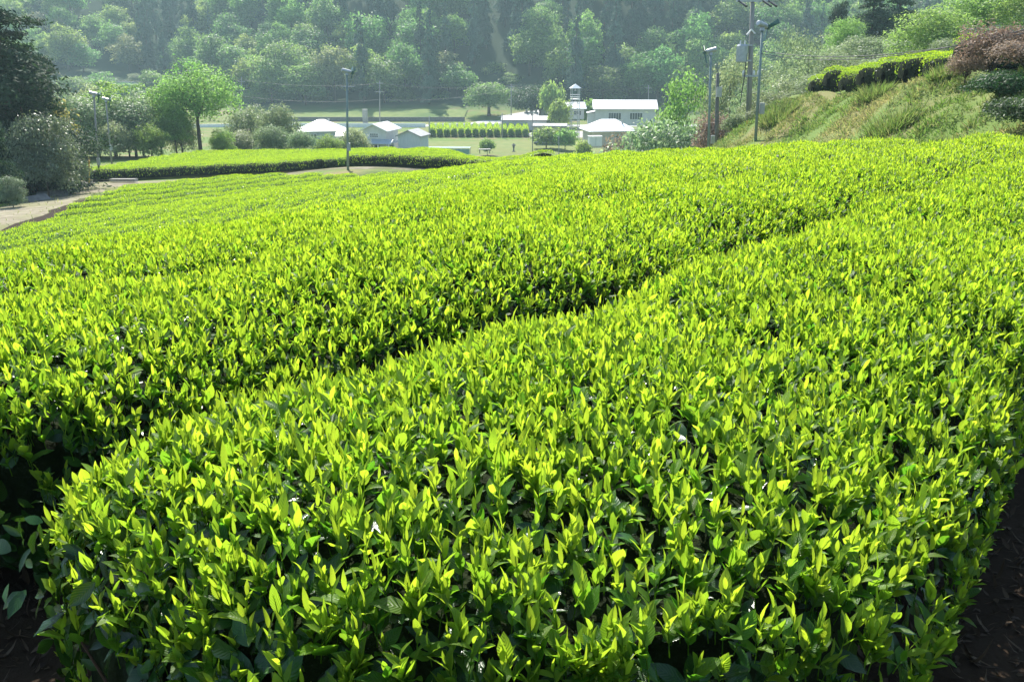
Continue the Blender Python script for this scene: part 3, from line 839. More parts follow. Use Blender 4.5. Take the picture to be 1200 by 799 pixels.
# ---- single trees in the valley and round the fields
lib_tree('round', 'broad', 201, 6.3, 10.3, 9000, .55, 'broad', nclump=34, z0=1.2, rt=.45, shape='round')
tree_at('round', 573, 268, 97, 10.3, 'round_tree', "round spreading tree standing alone by the valley road", "tree", w=27)
lib_tree('lone', 'broad', 205, 4.3, 9.4, 14500, .21, 'fresh', nclump=44, z0=2.4, rt=.20, fork=.36, nl=12)
tree_at('lone', 236, 100, 70, 9.4, 'lone_tree', "tall open-crowned tree with visible trunk behind the lower tea field", "tree", w=49)
lib_tree('slim', 'broad', 207, 2.6, 6.6, 10500, .20, 'fresh', nclump=24, z0=.8, rt=.10, fork=.3, nl=9, lean=(.5, 0))
lib_tree('slimp', 'broad', 208, 3.0, 6.4, 13000, .20, 'pale', nclump=34, z0=.2, rt=.12, fork=.25, nl=9)
lib_tree('shrub', 'broad', 210, 2.6, 3.8, 10000, .185, 'pale', nclump=24, z0=.0, rt=.08, fork=.2)
lib_tree('shrubg', 'broad', 211, 2.6, 3.8, 10000, .185, 'fresh', nclump=24, z0=.0, rt=.08, fork=.2)
GT = "trees and shrubs behind the lower tea field"
tree_at('slimp', 92, 92, 108, 6.4, 'small_tree', "pale green bushy tree left of the pair of fan poles", "tree", GT, 1.1)
tree_at('slim', 136, 98, 94, 6.6, 'small_tree', "small fresh-green tree showing just right of the paired fan poles", "tree", GT, 1.2)
tree_at('slimp', 160, 96, 112, 6.4, 'small_tree', "pale small tree with leaning branches between the fan poles and lone tree", "tree", GT, 1.15)
tree_at('slim', 190, 101, 98, 6.6, 'small_tree', "slender multi-stemmed light green tree just left of the tall lone tree", "tree", GT, 1.0)
tree_at('slim', 208, 97, 118, 6.6, 'small_tree', "thin low tree in front of the tall lone tree's left side", "tree", GT, .9)
tree_at('shrub', 135, 92, 142, 3.8, 'shrub', "pale shrub at the foot of the paired fan poles", "shrub", GT, .8)
tree_at('shrubg', 178, 93, 146, 3.8, 'shrub', "green shrub at the rear edge of the lower field, left of the lone tree", "shrub", GT, .8)
tree_at('shrubg', 262, 101, 152, 3.8, 'shrub', "green shrub under the right side of the tall lone tree", "shrub", GT, .7)
tree_at('slimp', 297, 112, 122, 6.4, 'shrub', "pale shrub right of the lone tree, below the thin far pole", "shrub", GT, .8)
tree_at('slimp', 330, 108, 121, 6.4, 'shrub', "upright pale shrub left of the white hip-roofed barn", "shrub", GT, .8)
tree_at('shrub', 318, 102, 146, 3.8, 'shrub', "low broad shrub in front of the upright pale one by the barn", "shrub", GT, .9)
tree_at('shrub', 352, 100, 153, 3.8, 'shrub', "pale low shrub directly below the white hip-roofed barn", "shrub", GT, .9)
tree_at('shrubg', 385, 104, 158, 3.8, 'shrub', "low green shrub between the barn and the single fan pole", "shrub", GT, .9)
tree_at('shrub', 418, 108, 150, 3.8, 'shrub', "leafy shrub between the single fan pole and the white storehouse", "shrub", GT, .75)
for px, D, top, w, lab in [(100, 95, 150, 26, "low pale shrub at the lower field's left tip, under the paired fan poles"), (152, 97, 140, 22, "low pale shrub between the farther fan pole and the leaning tree"),
                           (215, 104, 128, 26, "bushy pale shrub directly behind the lone tree's trunk"), (285, 106, 152, 24, "low pale shrub below the thin far pole, just right of the lone tree"),
                           (170, 108, 104, 34, "broad pale tree filling the gap left of the lone tree"), (118, 106, 98, 34, "broad pale tree rising behind the paired fan poles")]:
    tree_at('slimp', px, D, top, 6.4, 'shrub' if w < 30 else 'small_tree', lab, 'shrub' if w < 30 else 'tree', GT, w=w)
for k, (px, D, top, w) in enumerate([(88, 300, 84, 20), (118, 310, 86, 22), (182, 315, 80, 20), (212, 300, 84, 24), (300, 292, 96, 22), (330, 296, 98, 20), (372, 296, 100, 20), (150, 290, 96, 16), (250, 296, 90, 22), (470, 296, 104, 20), (520, 298, 106, 18), (716, 292, 104, 20), (690, 300, 98, 18)]):
    tree_at('fb%d' % (k % 5) if k % 2 else 'ff%d' % (k % 3), px, D, top, 11.5, 'woodland_edge_tree',
            (["first", "second", "third", "fourth", "fifth", "sixth", "seventh", "eighth", "ninth", "tenth", "eleventh", "twelfth", "thirteenth"][k if False else sorted([88, 118, 182, 212, 300, 330, 372, 150, 250, 470, 520, 716, 690]).index(px)]) + " from left of the low leafy trees along the foot of the wooded hill", 'tree', "low trees along the foot of the hill", w=w)
# left edge
lib_tree('darkc', 'cedar', 220, 4.0, 13.5, 36000, .24, 'dark', rt=.22, power=.5, z0=.03, droop=.3)
lib_tree('darkn', 'cedar', 221, 2.0, 8.6, 12000, .2, 'dark', rt=.14, power=.7, z0=.03, droop=.45)
tree_at('darkc', 26, 60, -22, 13.5, 'conifer', "tall dark conifer rising at the left edge above the dirt path", "tree", None, w=92)
tree_at('darkc', 56, 63, 52, 13.5, 'conifer', "lower dark conifer shoulder right of the tallest one, above the bamboo", "tree", None, w=48)
tree_at('darkc', -50, 57, -30, 13.5, 'conifer', "darkest conifer cut by the left picture edge, behind the tallest one", "tree", None, w=60)
tree_at('darkn', 2, 50, 84, 8.6, 'conifer', "narrow very dark conifer column at the left edge beside the path", "tree", None, w=26)
tree_at('darkn', 42, 58, 96, 8.6, 'conifer', "dark conifer below the tall one, behind the pale glossy bush", "tree", None, w=46)
lib_tree('sheen', 'broad', 225, 1.9, 3.6, 13000, .125, 'sheen', nclump=34, z0=.1, rt=.06, fork=.2)
tree_at('sheen', 58, 55, 132, 3.6, 'glossy_bush', "large bush with pale glossy leaves overhanging the dirt path", "bush", None, .75)
tree_at('sheen', 83, 58, 160, 3.6, 'glossy_bush', "smaller pale glossy bush beside the dirt path bend", "bush", None, .7)
tree_at('sheen', 16, 47.5, 206, 3.6, 'glossy_bush', "low grey-green glossy bush at the left edge of the dirt path", "bush", None, .85)
lib_tree('bam', 'weep', 228, 1.9, 5.5, 3600, .24, 'yellow', nclump=14, z0=2.4, rt=.05, fork=.3, droop=1.3)
tree_at('bam', 66, 66, 112, 5.5, 'bamboo_clump', "drooping yellowish bamboo clump beside the tall dark conifer", "bamboo", None, 1.0, crown_name="foliage", trunk_name="culm")
# right of the village and behind the poles
lib_tree('bush', 'broad', 230, 3.0, 7.0, 15000, .19, 'fresh', nclump=40, z0=.6, rt=.12, fork=.2)
lib_tree('bushp', 'broad', 231, 3.0, 6.0, 14000, .19, 'pale', nclump=36, z0=.5, rt=.12, fork=.2)
lib_tree('palet', 'broad', 233, 4.8, 11, 19000, .225, 'pale', nclump=44, z0=2.0, rt=.20, fork=.3, nl=10)
lib_tree('fresht', 'broad', 234, 4.6, 11, 18000, .225, 'fresh', nclump=44, z0=2.4, rt=.20, fork=.3, nl=10)
GR2 = "trees behind the utility poles"
tree_at('bush', 786, 84, 100, 7.0, 'round_bush', "bright green rounded tall bush right of the white houses", "bush", None, w=40)
tree_at('bushp', 770, 78, 128, 6.0, 'leafy_bush', "pale leafy bush in front of the bright rounded one", "bush", None, .85)
tree_at('bushp', 800, 76, 138, 6.0, 'leafy_bush', "blue-green leafy bush just left of the reddish dry bush", "bush", None, .8)
tree_at('palet', 846, 92, 62, 11, 'pale_tree', "pale tree directly behind the shorter fan pole", "tree", GR2, w=48)
tree_at('palet', 905, 96, 78, 11, 'pale_tree', "pale tree just right of the utility pole with the transformer", "tree", GR2, w=46)
tree_at('palet', 868, 80, 92, 11, 'pale_tree', "pale low tree between the dark service pole and transformer pole", "tree", GR2, w=40)
tree_at('palet', 948, 92, 50, 11, 'pale_tree', "broad pale tree with dark branches behind the lowest bank-top hedge", "tree", GR2, w=50)
tree_at('fresht', 985, 98, 14, 11, 'green_tree', "bright round-topped tree left of the dark cedars on the right", "tree", GR2, w=24)
tree_at('palet', 1012, 84, 40, 11, 'pale_tree', "pale tree standing below the dark cedars behind the bank-top hedges", "tree", GR2, w=42)
tree_at('palet', 985, 72, 62, 11, 'pale_tree', "low pale tree right behind the middle of the bank-top hedges", "tree", GR2, w=44)
tree_at('palet', 895, 62, 104, 11, 'pale_tree', "low pale shrubby tree at the foot of the transformer pole", "tree", GR2, w=36)
tree_at('palet', 935, 64, 92, 11, 'pale_tree', "low pale shrubby tree at the left end of the bank", "tree", GR2, w=44)
lib_tree('midc', 'cedar', 236, 4.2, 16, 22000, .34, 'dark', rt=.25, power=.5, z0=.02)
tree_at('midc', 1018, 100, -26, 16, 'cedar_tree', "dark cedar left of the pair above the bank-top hedges", "tree", "dark cedars on the right", w=34)
tree_at('midc', 1048, 106, -34, 16, 'cedar_tree', "dark cedar right of the pair above the bank-top hedges", "tree", "dark cedars on the right", w=38)
tree_at('midc', 968, 118, -10, 16, 'cedar_tree', "dark cedar behind the bright round-topped tree, cut by the top edge", "tree", "dark cedars on the right", w=26)
tree_at('fresht', 1092, 68, 2, 11, 'green_tree', "light green leafy tree behind the upper end of the bank-top hedges", "tree", None, w=52)
tree_at('fresht', 1150, 74, -28, 11, 'green_tree', "light green leafy tree behind the dry pink-brown shrub", "tree", None, w=50)
tree_at('fresht', 1210, 70, -30, 11, 'green_tree', "light green leafy tree at the top right corner of the picture", "tree", None, w=46)
for px, D, top, w, lab in [(1075, 78, 42, 44, "pale tree between the dark cedars and the light tree behind the upper hedges"), (1035, 66, 66, 40, "low pale tree behind the fifth of the bank-top hedges"),
                           (925, 110, 30, 40, "tall pale tree rising behind the slim fan pole"), (960, 56, 84, 30, "pale low shrub tree right behind the lowest bank-top hedge ends"), (1110, 62, 44, 36, "pale leafy tree just left of the dry pink-brown shrub")]:
    tree_at('palet', px, D, top, 11, 'pale_tree', lab, 'tree', GR2, w=w)
tree_at('shrub', 862, 53, 132, 3.8, 'pale_shrub', "pale shrub between the reddish dry bush and the transformer pole", 'shrub', None, w=17)
tree_at('shrub', 893, 50, 126, 3.8, 'pale_shrub', "pale shrub at the left end of the bank, behind the slim fan pole", 'shrub', None, w=18)
tree_at('shrubg', 912, 49, 118, 3.8, 'pale_shrub', "green shrub on the left shoulder of the bank, below the lowest hedge end", 'shrub', None, w=15)
lib_tree('rustb', 'broad', 240, 1.5, 3.0, 4200, .15, 'rust', nclump=22, z0=.5, rt=.05, fork=.15, nl=16)
tree_at('rustb', 834, 60, 128, 3.0, 'dry_bush', "reddish-brown dry bush below the shorter fan pole", "bush", None, w=26)
tree_at('rustb', 722, 95, 152, 3.0, 'dry_bush', "thin reddish-leaved bush in front of the white hip-roofed house", "bush", None, w=26)
lib_tree('rusts', 'broad', 241, 1.7, 2.0, 5200, .11, 'rust', nclump=26, z0=.5, rt=.05, fork=.15, nl=18, shape='spread')
tree_at('rusts', 1160, 29, 18, 2.2, 'dry_shrub', "wide dry pink-brown shrub on top of the bank", "shrub", None, w=50)
tree_at('rusts', 1200, 26, 40, 2.2, 'dry_shrub', "dry pink-brown shrub at the right picture edge above the dark bush", "shrub", None, w=44)
tree_at('rusts', 1130, 29.5, 60, 2.2, 'dry_shrub', "low dry brown shrub hanging at the end of the bank-top hedges", "shrub", None, w=28)
lib_tree('darkb', 'broad', 243, 1.6, 2.0, 8500, .11, 'deep', nclump=34, z0=.3, rt=.05, fork=.15)
tree_at('darkb', 1172, 25.5, 82, 2.0, 'shade_dark_bush', "shade-dark green bush on the shaded bank below the dry shrub", "bush", None, w=40)
tree_at('darkb', 1205, 22.5, 112, 2.0, 'shade_dark_bush', "shade-dark green bush low on the bank at the right picture edge", "bush", None, w=46)
tree_at('shrub', 160, 325, 86, 3.8, 'distant_tree', "small round tree by the upper road far behind the paired fan poles", "tree", None, 1.2)
# garden bushes by the houses
lib_tree('gard', 'broad', 245, 2.0, 2.8, 3600, .34, 'fresh', nclump=16, z0=.4, rt=.08)
for px, D, top, s, lab in [(571, 172, 163, .8, "small round garden bush on the lawn beside the low table"), (640, 183, 150, 1.2, "wide green bush in front of the grey flat-roofed building"),
                           (662, 180, 152, .85, "round clipped garden tree just left of the white hip-roofed house"), (684, 160, 166, .6, "yellow-green low bush below the white hip-roofed house"),
                           (655, 222, 118, 1.2, "leafy bush left of the small white-roofed house by the tower"), (692, 236, 118, 1.0, "rounded bush between the tower house and the long white building"),
                           (645, 250, 98, 1.5, "light green grassy-looking mound bush above the tower house")]:
    tree_at('gard', px, D, top, 2.8, 'garden_bush', lab, "bush", "garden bushes in the village", s * .85, w={655: 13, 692: 9, 645: 14}.get(px))
for px, lab in [(623, "left of two dark clipped shrubs above the village"), (632, "right of two dark clipped shrubs above the village")]:
    tree_at('darkb', px, 262, 100, 2.0, 'clipped_shrub', lab, "shrub", "dark clipped shrubs above the village", .9)
# ------------------------------------------------------------------ roads, paths, yards
M['dirt'] = rough_mat("dirt_track", (.15, .13, .088), (.29, .26, .19), 1.6, .95, .5, c2=(.17, .17, .085), spec=.1)
M['tarmac'] = rough_mat("pale_road", (.34, .34, .33), (.44, .43, .42), .6, .9, .2, spec=.2)
M['yard'] = rough_mat("gravel_yard", (.30, .29, .27), (.42, .41, .38), 1.2, .95, .3, spec=.1)
M['lawn'] = rough_mat("lawn", (.10, .15, .04), (.20, .21, .075), .5, .95, .4, c2=(.15, .17, .055), spec=.1)
M['terrace'] = rough_mat("terrace_turf", (.09, .14, .035), (.17, .20, .06), .35, .95, .4, c2=(.07, .12, .03), spec=.1)
M['conc'] = rough_mat("concrete", (.30, .30, .29), (.40, .40, .38), 2.0, .85, .3, spec=.25)
M['concdark'] = rough_mat("weathered_concrete", (.10, .10, .095), (.19, .185, .17), 3.0, .9, .4, spec=.2)
M['white'] = rough_mat("white_paint", (.70, .70, .69), (.80, .80, .79), 1.5, .6, .08, spec=.3)
M['whiteroof'] = rough_mat("white_sheet_roof", (.66, .67, .68), (.80, .80, .80), .8, .42, .1, spec=.4, stretch=(6, .4, 1))
M['greyroof'] = rough_mat("grey_tile_roof", (.22, .22, .23), (.34, .34, .35), 2.2, .6, .3, spec=.3)
M['bluegrey'] = rough_mat("blue_grey_sheet", (.26, .32, .36), (.36, .42, .46), 1.2, .6, .1, spec=.3)
M['palewall'] = rough_mat("pale_wall", (.50, .51, .49), (.62, .62, .60), 1.0, .85, .1, spec=.2)
M['beige'] = rough_mat("beige_wall", (.42, .40, .33), (.52, .50, .43), 1.0, .85, .1, spec=.2)
M['paleblue'] = rough_mat("pale_blue_boards", (.42, .47, .50), (.54, .58, .60), 1.6, .75, .2, spec=.2, stretch=(5, 5, .6))
M['winglass'] = rough_mat("window_glass", (.05, .06, .07), (.10, .12, .14), .5, .12, 0, spec=.6)
M['holeshade'] = rough_mat("opening_shade", (.02, .02, .022), (.04, .04, .045), 1, .9, 0, spec=.1)  # near-black colour stands in for the shade inside doorways and openings
M['steel'] = rough_mat("galvanised_steel", (.30, .33, .34), (.44, .47, .48), 6, .45, .1, spec=.5, metal=.4)
M['greenpole'] = rough_mat("grey_green_paint", (.16, .22, .21), (.24, .30, .28), 5, .5, .1, spec=.4)
M['pole'] = rough_mat("pole_concrete", (.22, .22, .21), (.32, .31, .29), 7, .85, .3, spec=.2, stretch=(1, 1, .15))
M['wood'] = rough_mat("weathered_wood", (.12, .09, .065), (.24, .20, .16), 7, .9, .5, spec=.15, stretch=(1, 1, .15))
M['plank'] = rough_mat("grey_plank", (.28, .27, .25), (.45, .43, .40), 6, .85, .4, spec=.2, stretch=(.3, 1, 1))
M['yellow'] = rough_mat("yellow_guard", (.55, .30, .03), (.68, .40, .05), 6, .5, .1, spec=.4)
M['cable'] = rough_mat("black_cable", (.03, .03, .035), (.06, .06, .065), 8, .5, 0, spec=.3)
M['greencable'] = rough_mat("fan_head_paint", (.03, .10, .085), (.06, .15, .13), 5, .4, .1, spec=.5)
M['ceramic'] = rough_mat("white_ceramic", (.6, .6, .58), (.72, .72, .7), 5, .25, 0, spec=.6)
M['net'] = rough_mat("green_net", (.16, .30, .24), (.26, .42, .34), 3, .7, .2, spec=.2)
M['stone'] = rough_mat("grey_stone", (.20, .20, .20), (.34, .34, .33), 2, .85, .4, spec=.2)
M['tyre'] = rough_mat("black_rubber", (.015, .015, .016), (.03, .03, .03), 8, .8, .1)
M['rail'] = rough_mat("shade_dulled_metal_strip", (.08, .09, .11), (.14, .16, .19), 12, .4, .2, spec=.5, metal=.3)  # grey metal darkened, the shade it lies in is part of the colour
def ribbon(name, centre, widths, mat, lift=.05, step=1.2, cols=7, ragged=.25):
    c = np.array([(p[0], p[1]) for p in centre]); d = np.concatenate([[0], np.cumsum(np.hypot(*np.diff(c, axis=0).T))])
    s = np.linspace(0, d[-1], max(3, int(d[-1] / step)))
    x = np.interp(s, d, c[:, 0]); y = np.interp(s, d, c[:, 1]); w = np.interp(s, d, widths)
    k = np.hanning(7); k /= k.sum()
    if len(s) > 12:
        xs = np.convolve(np.pad(x, 3, mode='edge'), k, 'valid'); ys = np.convolve(np.pad(y, 3, mode='edge'), k, 'valid'); x, y = xs, ys
    tx, ty = np.gradient(x), np.gradient(y); l = np.hypot(tx, ty); tx /= l; ty /= l
    t = np.concatenate([[-.5], np.linspace(-.42, .42, cols - 2), [.5]])
    rag = 1 + ragged * np.stack([np.sin(s * .9) * .5 + np.sin(s * 2.3) * .3, np.sin(s * 1.1 + 2) * .5 + np.sin(s * 2.7) * .3], 1)
    W = np.where(t[None, :] < 0, rag[:, :1], rag[:, 1:]) * w[:, None]
    X = x[:, None] + ty[:, None] * t[None] * W; Y = y[:, None] - tx[:, None] * t[None] * W
    Z = gz(X, Y) + Z0 + lift - .16 * (np.abs(t)[None, :] > .45)
    V = np.stack([X, Y, Z], -1).reshape(-1, 3)
    i, j = np.meshgrid(np.arange(len(s) - 1), np.arange(cols - 1), indexing='ij')
    F = np.stack([i * cols + j, i * cols + j + 1, (i + 1) * cols + j + 1, (i + 1) * cols + j], -1).reshape(-1, 4)
    o = mesh_np(name, V, F, mat); tag(o, kind='structure'); return o
ribbon("dirt_path", [(-30, 22), (-25.5, 30), (-23.0, 37), (-24.2, 44), (-26.5, 52), (-29.3, 60), (-31.5, 68), (-40, 76)], [3.0, 3.2, 3.4, 3.6, 4.2, 5.0, 6.5, 5], M['dirt'], .045)
ribbon("field_path", [(-31, 67), (-24, 67.3), (-16, 65.5), (-9, 62.5), (-2, 58)], [3.4, 3.4, 3, 2.4, 1.8], M['dirt'], .055)
vz = -18.5
ribbon("valley_road", [(-140, 247), (-60, 243), (0, 242), (60, 243), (140, 246)], [6, 6, 6, 6, 6], M['tarmac'], .08, step=6, ragged=0)
ribbon("side_road", [(-10, 243), (-4, 262), (8, 274), (30, 280)], [7, 9, 9, 8], M['tarmac'], .10, step=4, ragged=.1)
ribbon("upper_road", [(-139, 322), (-133, 323), (-126, 323.5)], [4, 4, 4], M['tarmac'], .5, step=5, ragged=0)
ribbon("lawn", [(-20, 187), (0, 187), (18, 188), (32, 186)], [26, 28, 28, 22], M['lawn'], .10, step=3, ragged=.05)
ribbon("gravel_yard", [(2, 214), (24, 218), (50, 216)], [14, 20, 24], M['yard'], .09, step=3, ragged=.1)
ribbon("grass_terrace", [(-62, 268), (-40, 269), (-12, 268)], [17, 20, 18], M['terrace'], .35, step=3, ragged=.06)
ribbon("grass_verge", [(-90, 262), (-72, 266), (-58, 268)], [10, 13, 10], M['lawn'], .3, step=3, ragged=.2)

# ------------------------------------------------------------------ buildings
def win(mb_f, parent, x0, x1, z0, z1, y, cols=2, rows=1, glass=None, frame=None):
    """window frame with bars; the pane is its sub-part. y = wall face (facing -y)"""
    f = MB(); t = .07
    f.box(((x0 + x1) / 2, y - .03, z0), (x1 - x0 + t, .10, t)); f.box(((x0 + x1) / 2, y - .03, z1), (x1 - x0 + t, .10, t))
    for k in range(cols + 1):
        f.box((x0 + (x1 - x0) * k / cols, y - .032, (z0 + z1) / 2), (t, .09, z1 - z0 - t))
    for k in range(1, rows):
        f.box(((x0 + x1) / 2, y - .028, z0 + (z1 - z0) * k / rows), (x1 - x0 - t, .08, t * .7))
    fr = f.build('window', frame or M['white'], parent)
    g = MB(); g.box(((x0 + x1) / 2, y - .004, (z0 + z1) / 2), (x1 - x0 - .02, .03, z1 - z0 - .02))
    g.build('pane', glass or M['winglass'], fr)
def gable(mb, w, d, z, rise, over, th=.16, axis='y'):
    """two-slope roof; ridge along axis"""
    if axis == 'x': w, d = d, w
    W, D_ = w / 2 + over, d / 2 + over
    def P(a, b, c): return (a, b, c) if axis == 'y' else (b, a, c)
    k = rise / (w / 2)
    e = z - over * k
    for s in (-1, 1):
        prof = [(s * W, e), (0, z + rise), (0, z + rise + th), (s * W, e + th)]
        vs = [P(a, -D_, c) for a, c in prof] + [P(a, D_, c) for a, c in prof]
        mb.add(vs, [(0, 1, 2, 3), (7, 6, 5, 4), (0, 4, 5, 1), (1, 5, 6, 2), (2, 6, 7, 3), (3, 7, 4, 0)])
def gable_wall(mb, w, d, h, rise, axis='y'):
    if axis == 'y':
        poly = [(-w / 2, -d / 2, 0), (w / 2, -d / 2, 0), (w / 2, -d / 2, h), (0, -d / 2, h + rise - .02), (-w / 2, -d / 2, h)]
        mb.prism(poly, (0, d, 0))
    else:
        poly = [(-w / 2, -d / 2, 0), (-w / 2, d / 2, 0), (-w / 2, d / 2, h), (-w / 2, 0, h + rise - .02), (-w / 2, -d / 2, h)]
        mb.prism(poly, (w, 0, 0))
def hip(mb, w, d, z, rise, over, ridge):
    W, D_ = w / 2 + over, d / 2 + over; e = z - .12
    vs = [(-W, -D_, e), (W, -D_, e), (W, D_, e), (-W, D_, e), (-ridge / 2, 0, z + rise), (ridge / 2, 0, z + rise),
          (-W, -D_, e - .12), (W, -D_, e - .12), (W, D_, e - .12), (-W, D_, e - .12)]
    mb.add(vs, [(0, 1, 5, 4), (1, 2, 5), (2, 3, 4, 5), (3, 0, 4), (6, 9, 8, 7), (0, 6, 7, 1), (1, 7, 8, 2), (2, 8, 9, 3), (3, 9, 6, 0)])
def house(name, px, py, D, rz, label, cat="house", group=None):
    p = at(px, py, D); z = p.z + Z0
    r_ = empty(name, (p.x, p.y, z), rz); tag(r_, label, cat, group); return r_
def mpp(D): return D / FPX * 1.0            # metres per photo pixel at distance D
# white storehouse with porch
def storehouse():
    D = 165; r_ = house('storehouse', 447, 182, D, R(-14), "white two-storey storehouse with white gable roof and blue-grey porch roof", "storehouse")
    w, d, h, rise = 4.3, 6.0, 4.6, .95
    b = MB(); gable_wall(b, w, d, h, rise); b.box((2.75, .3, 1.2), (1.2, 5, 2.4)); b.build('wall', M['palewall'], r_)
    t = MB(); gable(t, w, d, h, rise, .55); t.build('roof', M['whiteroof'], r_)
    q = MB(); q.prism([(-2.6, -4.6, 2.35), (-2.6, -3.0, 2.95), (-2.6, -3.0, 3.07), (-2.6, -4.6, 2.47)], (6.2, 0, 0)); q.build('porch_roof', M['bluegrey'], r_)
    for x in (-2.35, -.6, 1.2, 3.2):
        c = MB(); c.box((x, -4.35, 1.22), (.16, .16, 2.44)); c.build('porch_post', M['white'], r_)
    win(None, r_, -.75, .75, 3.35, 4.05, -3.0, 4, 2)
    dr = MB(); dr.box((.2, -3.03, 1.05), (1.5, .08, 2.1)); dr.build('door', M['holeshade'], r_)
    dr = MB(); dr.box((2.75, -2.23, 1.0), (.9, .08, 1.9)); dr.build('door', M['holeshade'], r_)
storehouse()
def shed():
    D = 163; r_ = house('garden_shed', 485, 182, D, R(-16), "pale blue shed with grey gable roof and dark low opening", "shed")
    b = MB(); gable_wall(b, 4.0, 4.2, 3.5, .85); b.build('wall', M['paleblue'], r_)
    t = MB(); gable(t, 4.0, 4.2, 3.5, .85, .38); t.build('roof', M['greyroof'], r_)
    o = MB(); o.box((.35, -2.12, .85), (1.7, .08, .95)); o.build('opening', M['holeshade'], r_)  # dark panel on the wall face in place of a shaded hole
    o = MB(); o.box((.35, -2.14, 1.38), (1.9, .12, .09)); o.build('lintel', M['wood'], r_)
shed()
def barn():
    D = 178; r_ = house('barn', 378, 168, D, R(10), "white hip-roofed barn with blue-grey wall behind the pale shrubs", "barn")
    b = MB(); b.box((0, 0, 1.3), (8.0, 6.5, 2.6)); b.build('wall', M['bluegrey'], r_)
    t = MB(); hip(t, 8.0, 6.5, 2.7, 1.75, .6, 1.2); t.build('roof', M['whiteroof'], r_)
    c = MB(); c.box((1.4, .3, 4.3), (.35, .35, .5)); c.build('chimney', M['conc'], r_)
    win(None, r_, -2.6, -.9, 1.0, 2.0, -3.25, 3)
barn()
r_ = house('lean_to', 405, 167, 168, R(6), "small low white roofed lean-to below the barn, right of it", "shed")
b = MB(); b.box((0, 0, .6), (3, 2.4, 1.2)); b.build('wall', M['palewall'], r_)
b = MB(); b.prism([(-1.7, -1.5, 1.15), (1.7, -1.5, 1.15), (1.7, -1.5, 1.25), (-1.7, -1.5, 1.25)], (0, 3.0, .55)); b.build('roof', M['whiteroof'], r_)
def flat_building():
    D = 196; r_ = house('flat_roofed_building', 644, 166, D, R(-4), "low beige building with flat grey roof behind the lawn bushes", "building")
    b = MB(); b.box((0, 0, 1.6), (6.6, 6, 3.2)); b.build('wall', M['beige'], r_)
    t = MB(); t.box((0, -.1, 3.35), (7.3, 6.8, .3)); t.build('roof', M['greyroof'], r_)
    win(None, r_, 1.1, 2.4, 1.55, 2.4, -3.0, 2)
    win(None, r_, -2.4, -1.0, 1.55, 2.4, -3.0, 2)
flat_building()
r_ = house('long_low_shed', 615, 152, 226, R(-2), "long low pale grey roofed shed behind the flat-roofed beige building", "shed")
b = MB(); b.box((0, 0, 1.2), (10.5, 5, 2.4)); b.build('wall', M['palewall'], r_)
t = MB(); gable(t, 10.5, 5, 2.4, .7, .4, axis='x'); t.build('roof', M['greyroof'], r_)
def tower_house():
    D = 236; r_ = house('small_house', 668, 139, D, R(4), "small house with white roof standing behind the fire lookout tower", "house")
    b = MB(); gable_wall(b, 6.3, 5, 2.7, 1.15, 'x'); b.build('wall', M['palewall'], r_)
    t = MB(); gable(t, 6.3, 5, 2.7, 1.15, .6, axis='x'); t.build('roof', M['whiteroof'], r_)
    win(None, r_, .6, 2.4, .9, 2.0, -2.5, 3)
    dr = MB(); dr.box((-1.4, -2.53, 1.0), (.95, .07, 2.0)); dr.build('door', M['holeshade'], r_)
tower_house()
def lookout():
    D = 205; p = at(673, 162, D); r_ = empty('lookout_tower', (p.x, p.y, p.z + Z0), R(8))
    tag(r_, "slim steel fire lookout tower with small white pointed roof", "tower")
    H = 10.6; w = .8
    for sx in (-1, 1):
        for sy in (-1, 1):
            m = MB(); m.tube([(sx * w * 1.1, sy * w * 1.1, -.5), (sx * w, sy * w, H)], .075, 6); m.build('tower_leg', M['steel'], r_)
    m = MB()
    for k in range(7):
        z = 1.2 + k * 1.25
        for (a, b_) in (((-w, -w), (w, -w)), ((w, -w), (w, w)), ((w, w), (-w, w)), ((-w, w), (-w, -w))):
            m.tube([(a[0], a[1], z), (b_[0], b_[1], z)], .045, 4)
            if k < 6: m.tube([(a[0], a[1], z), (b_[0], b_[1], z + 1.25)], .025, 4)
    m.build('bracing', M['steel'], r_)
    m = MB(); m.box((0, 0, 8.3), (1.9, 1.9, .14)); m.build('platform', M['white'], r_)
    m = MB()
    for z in (8.8, 9.25):
        for (a, b_) in (((-.9, -.9), (.9, -.9)), ((.9, -.9), (.9, .9)), ((.9, .9), (-.9, .9)), ((-.9, .9), (-.9, -.9))):
            m.tube([(a[0], a[1], z), (b_[0], b_[1], z)], .04, 4)
    m.build('railing', M['white'], r_)
    m = MB(); m.add([(-1.15, -1.15, H), (1.15, -1.15, H), (1.15, 1.15, H), (-1.15, 1.15, H), (0, 0, H + .95)], [(0, 1, 4), (1, 2, 4), (2, 3, 4), (3, 0, 4), (3, 2, 1, 0)]); m.build('roof', M['whiteroof'], r_)
    m = MB(); m.tube([(0, 0, H - .1), (0, 0, H - .5), (0, 0, H - .55)], [.1, .22, .24], 8); m.build('bell', M['steel'], r_)
lookout()
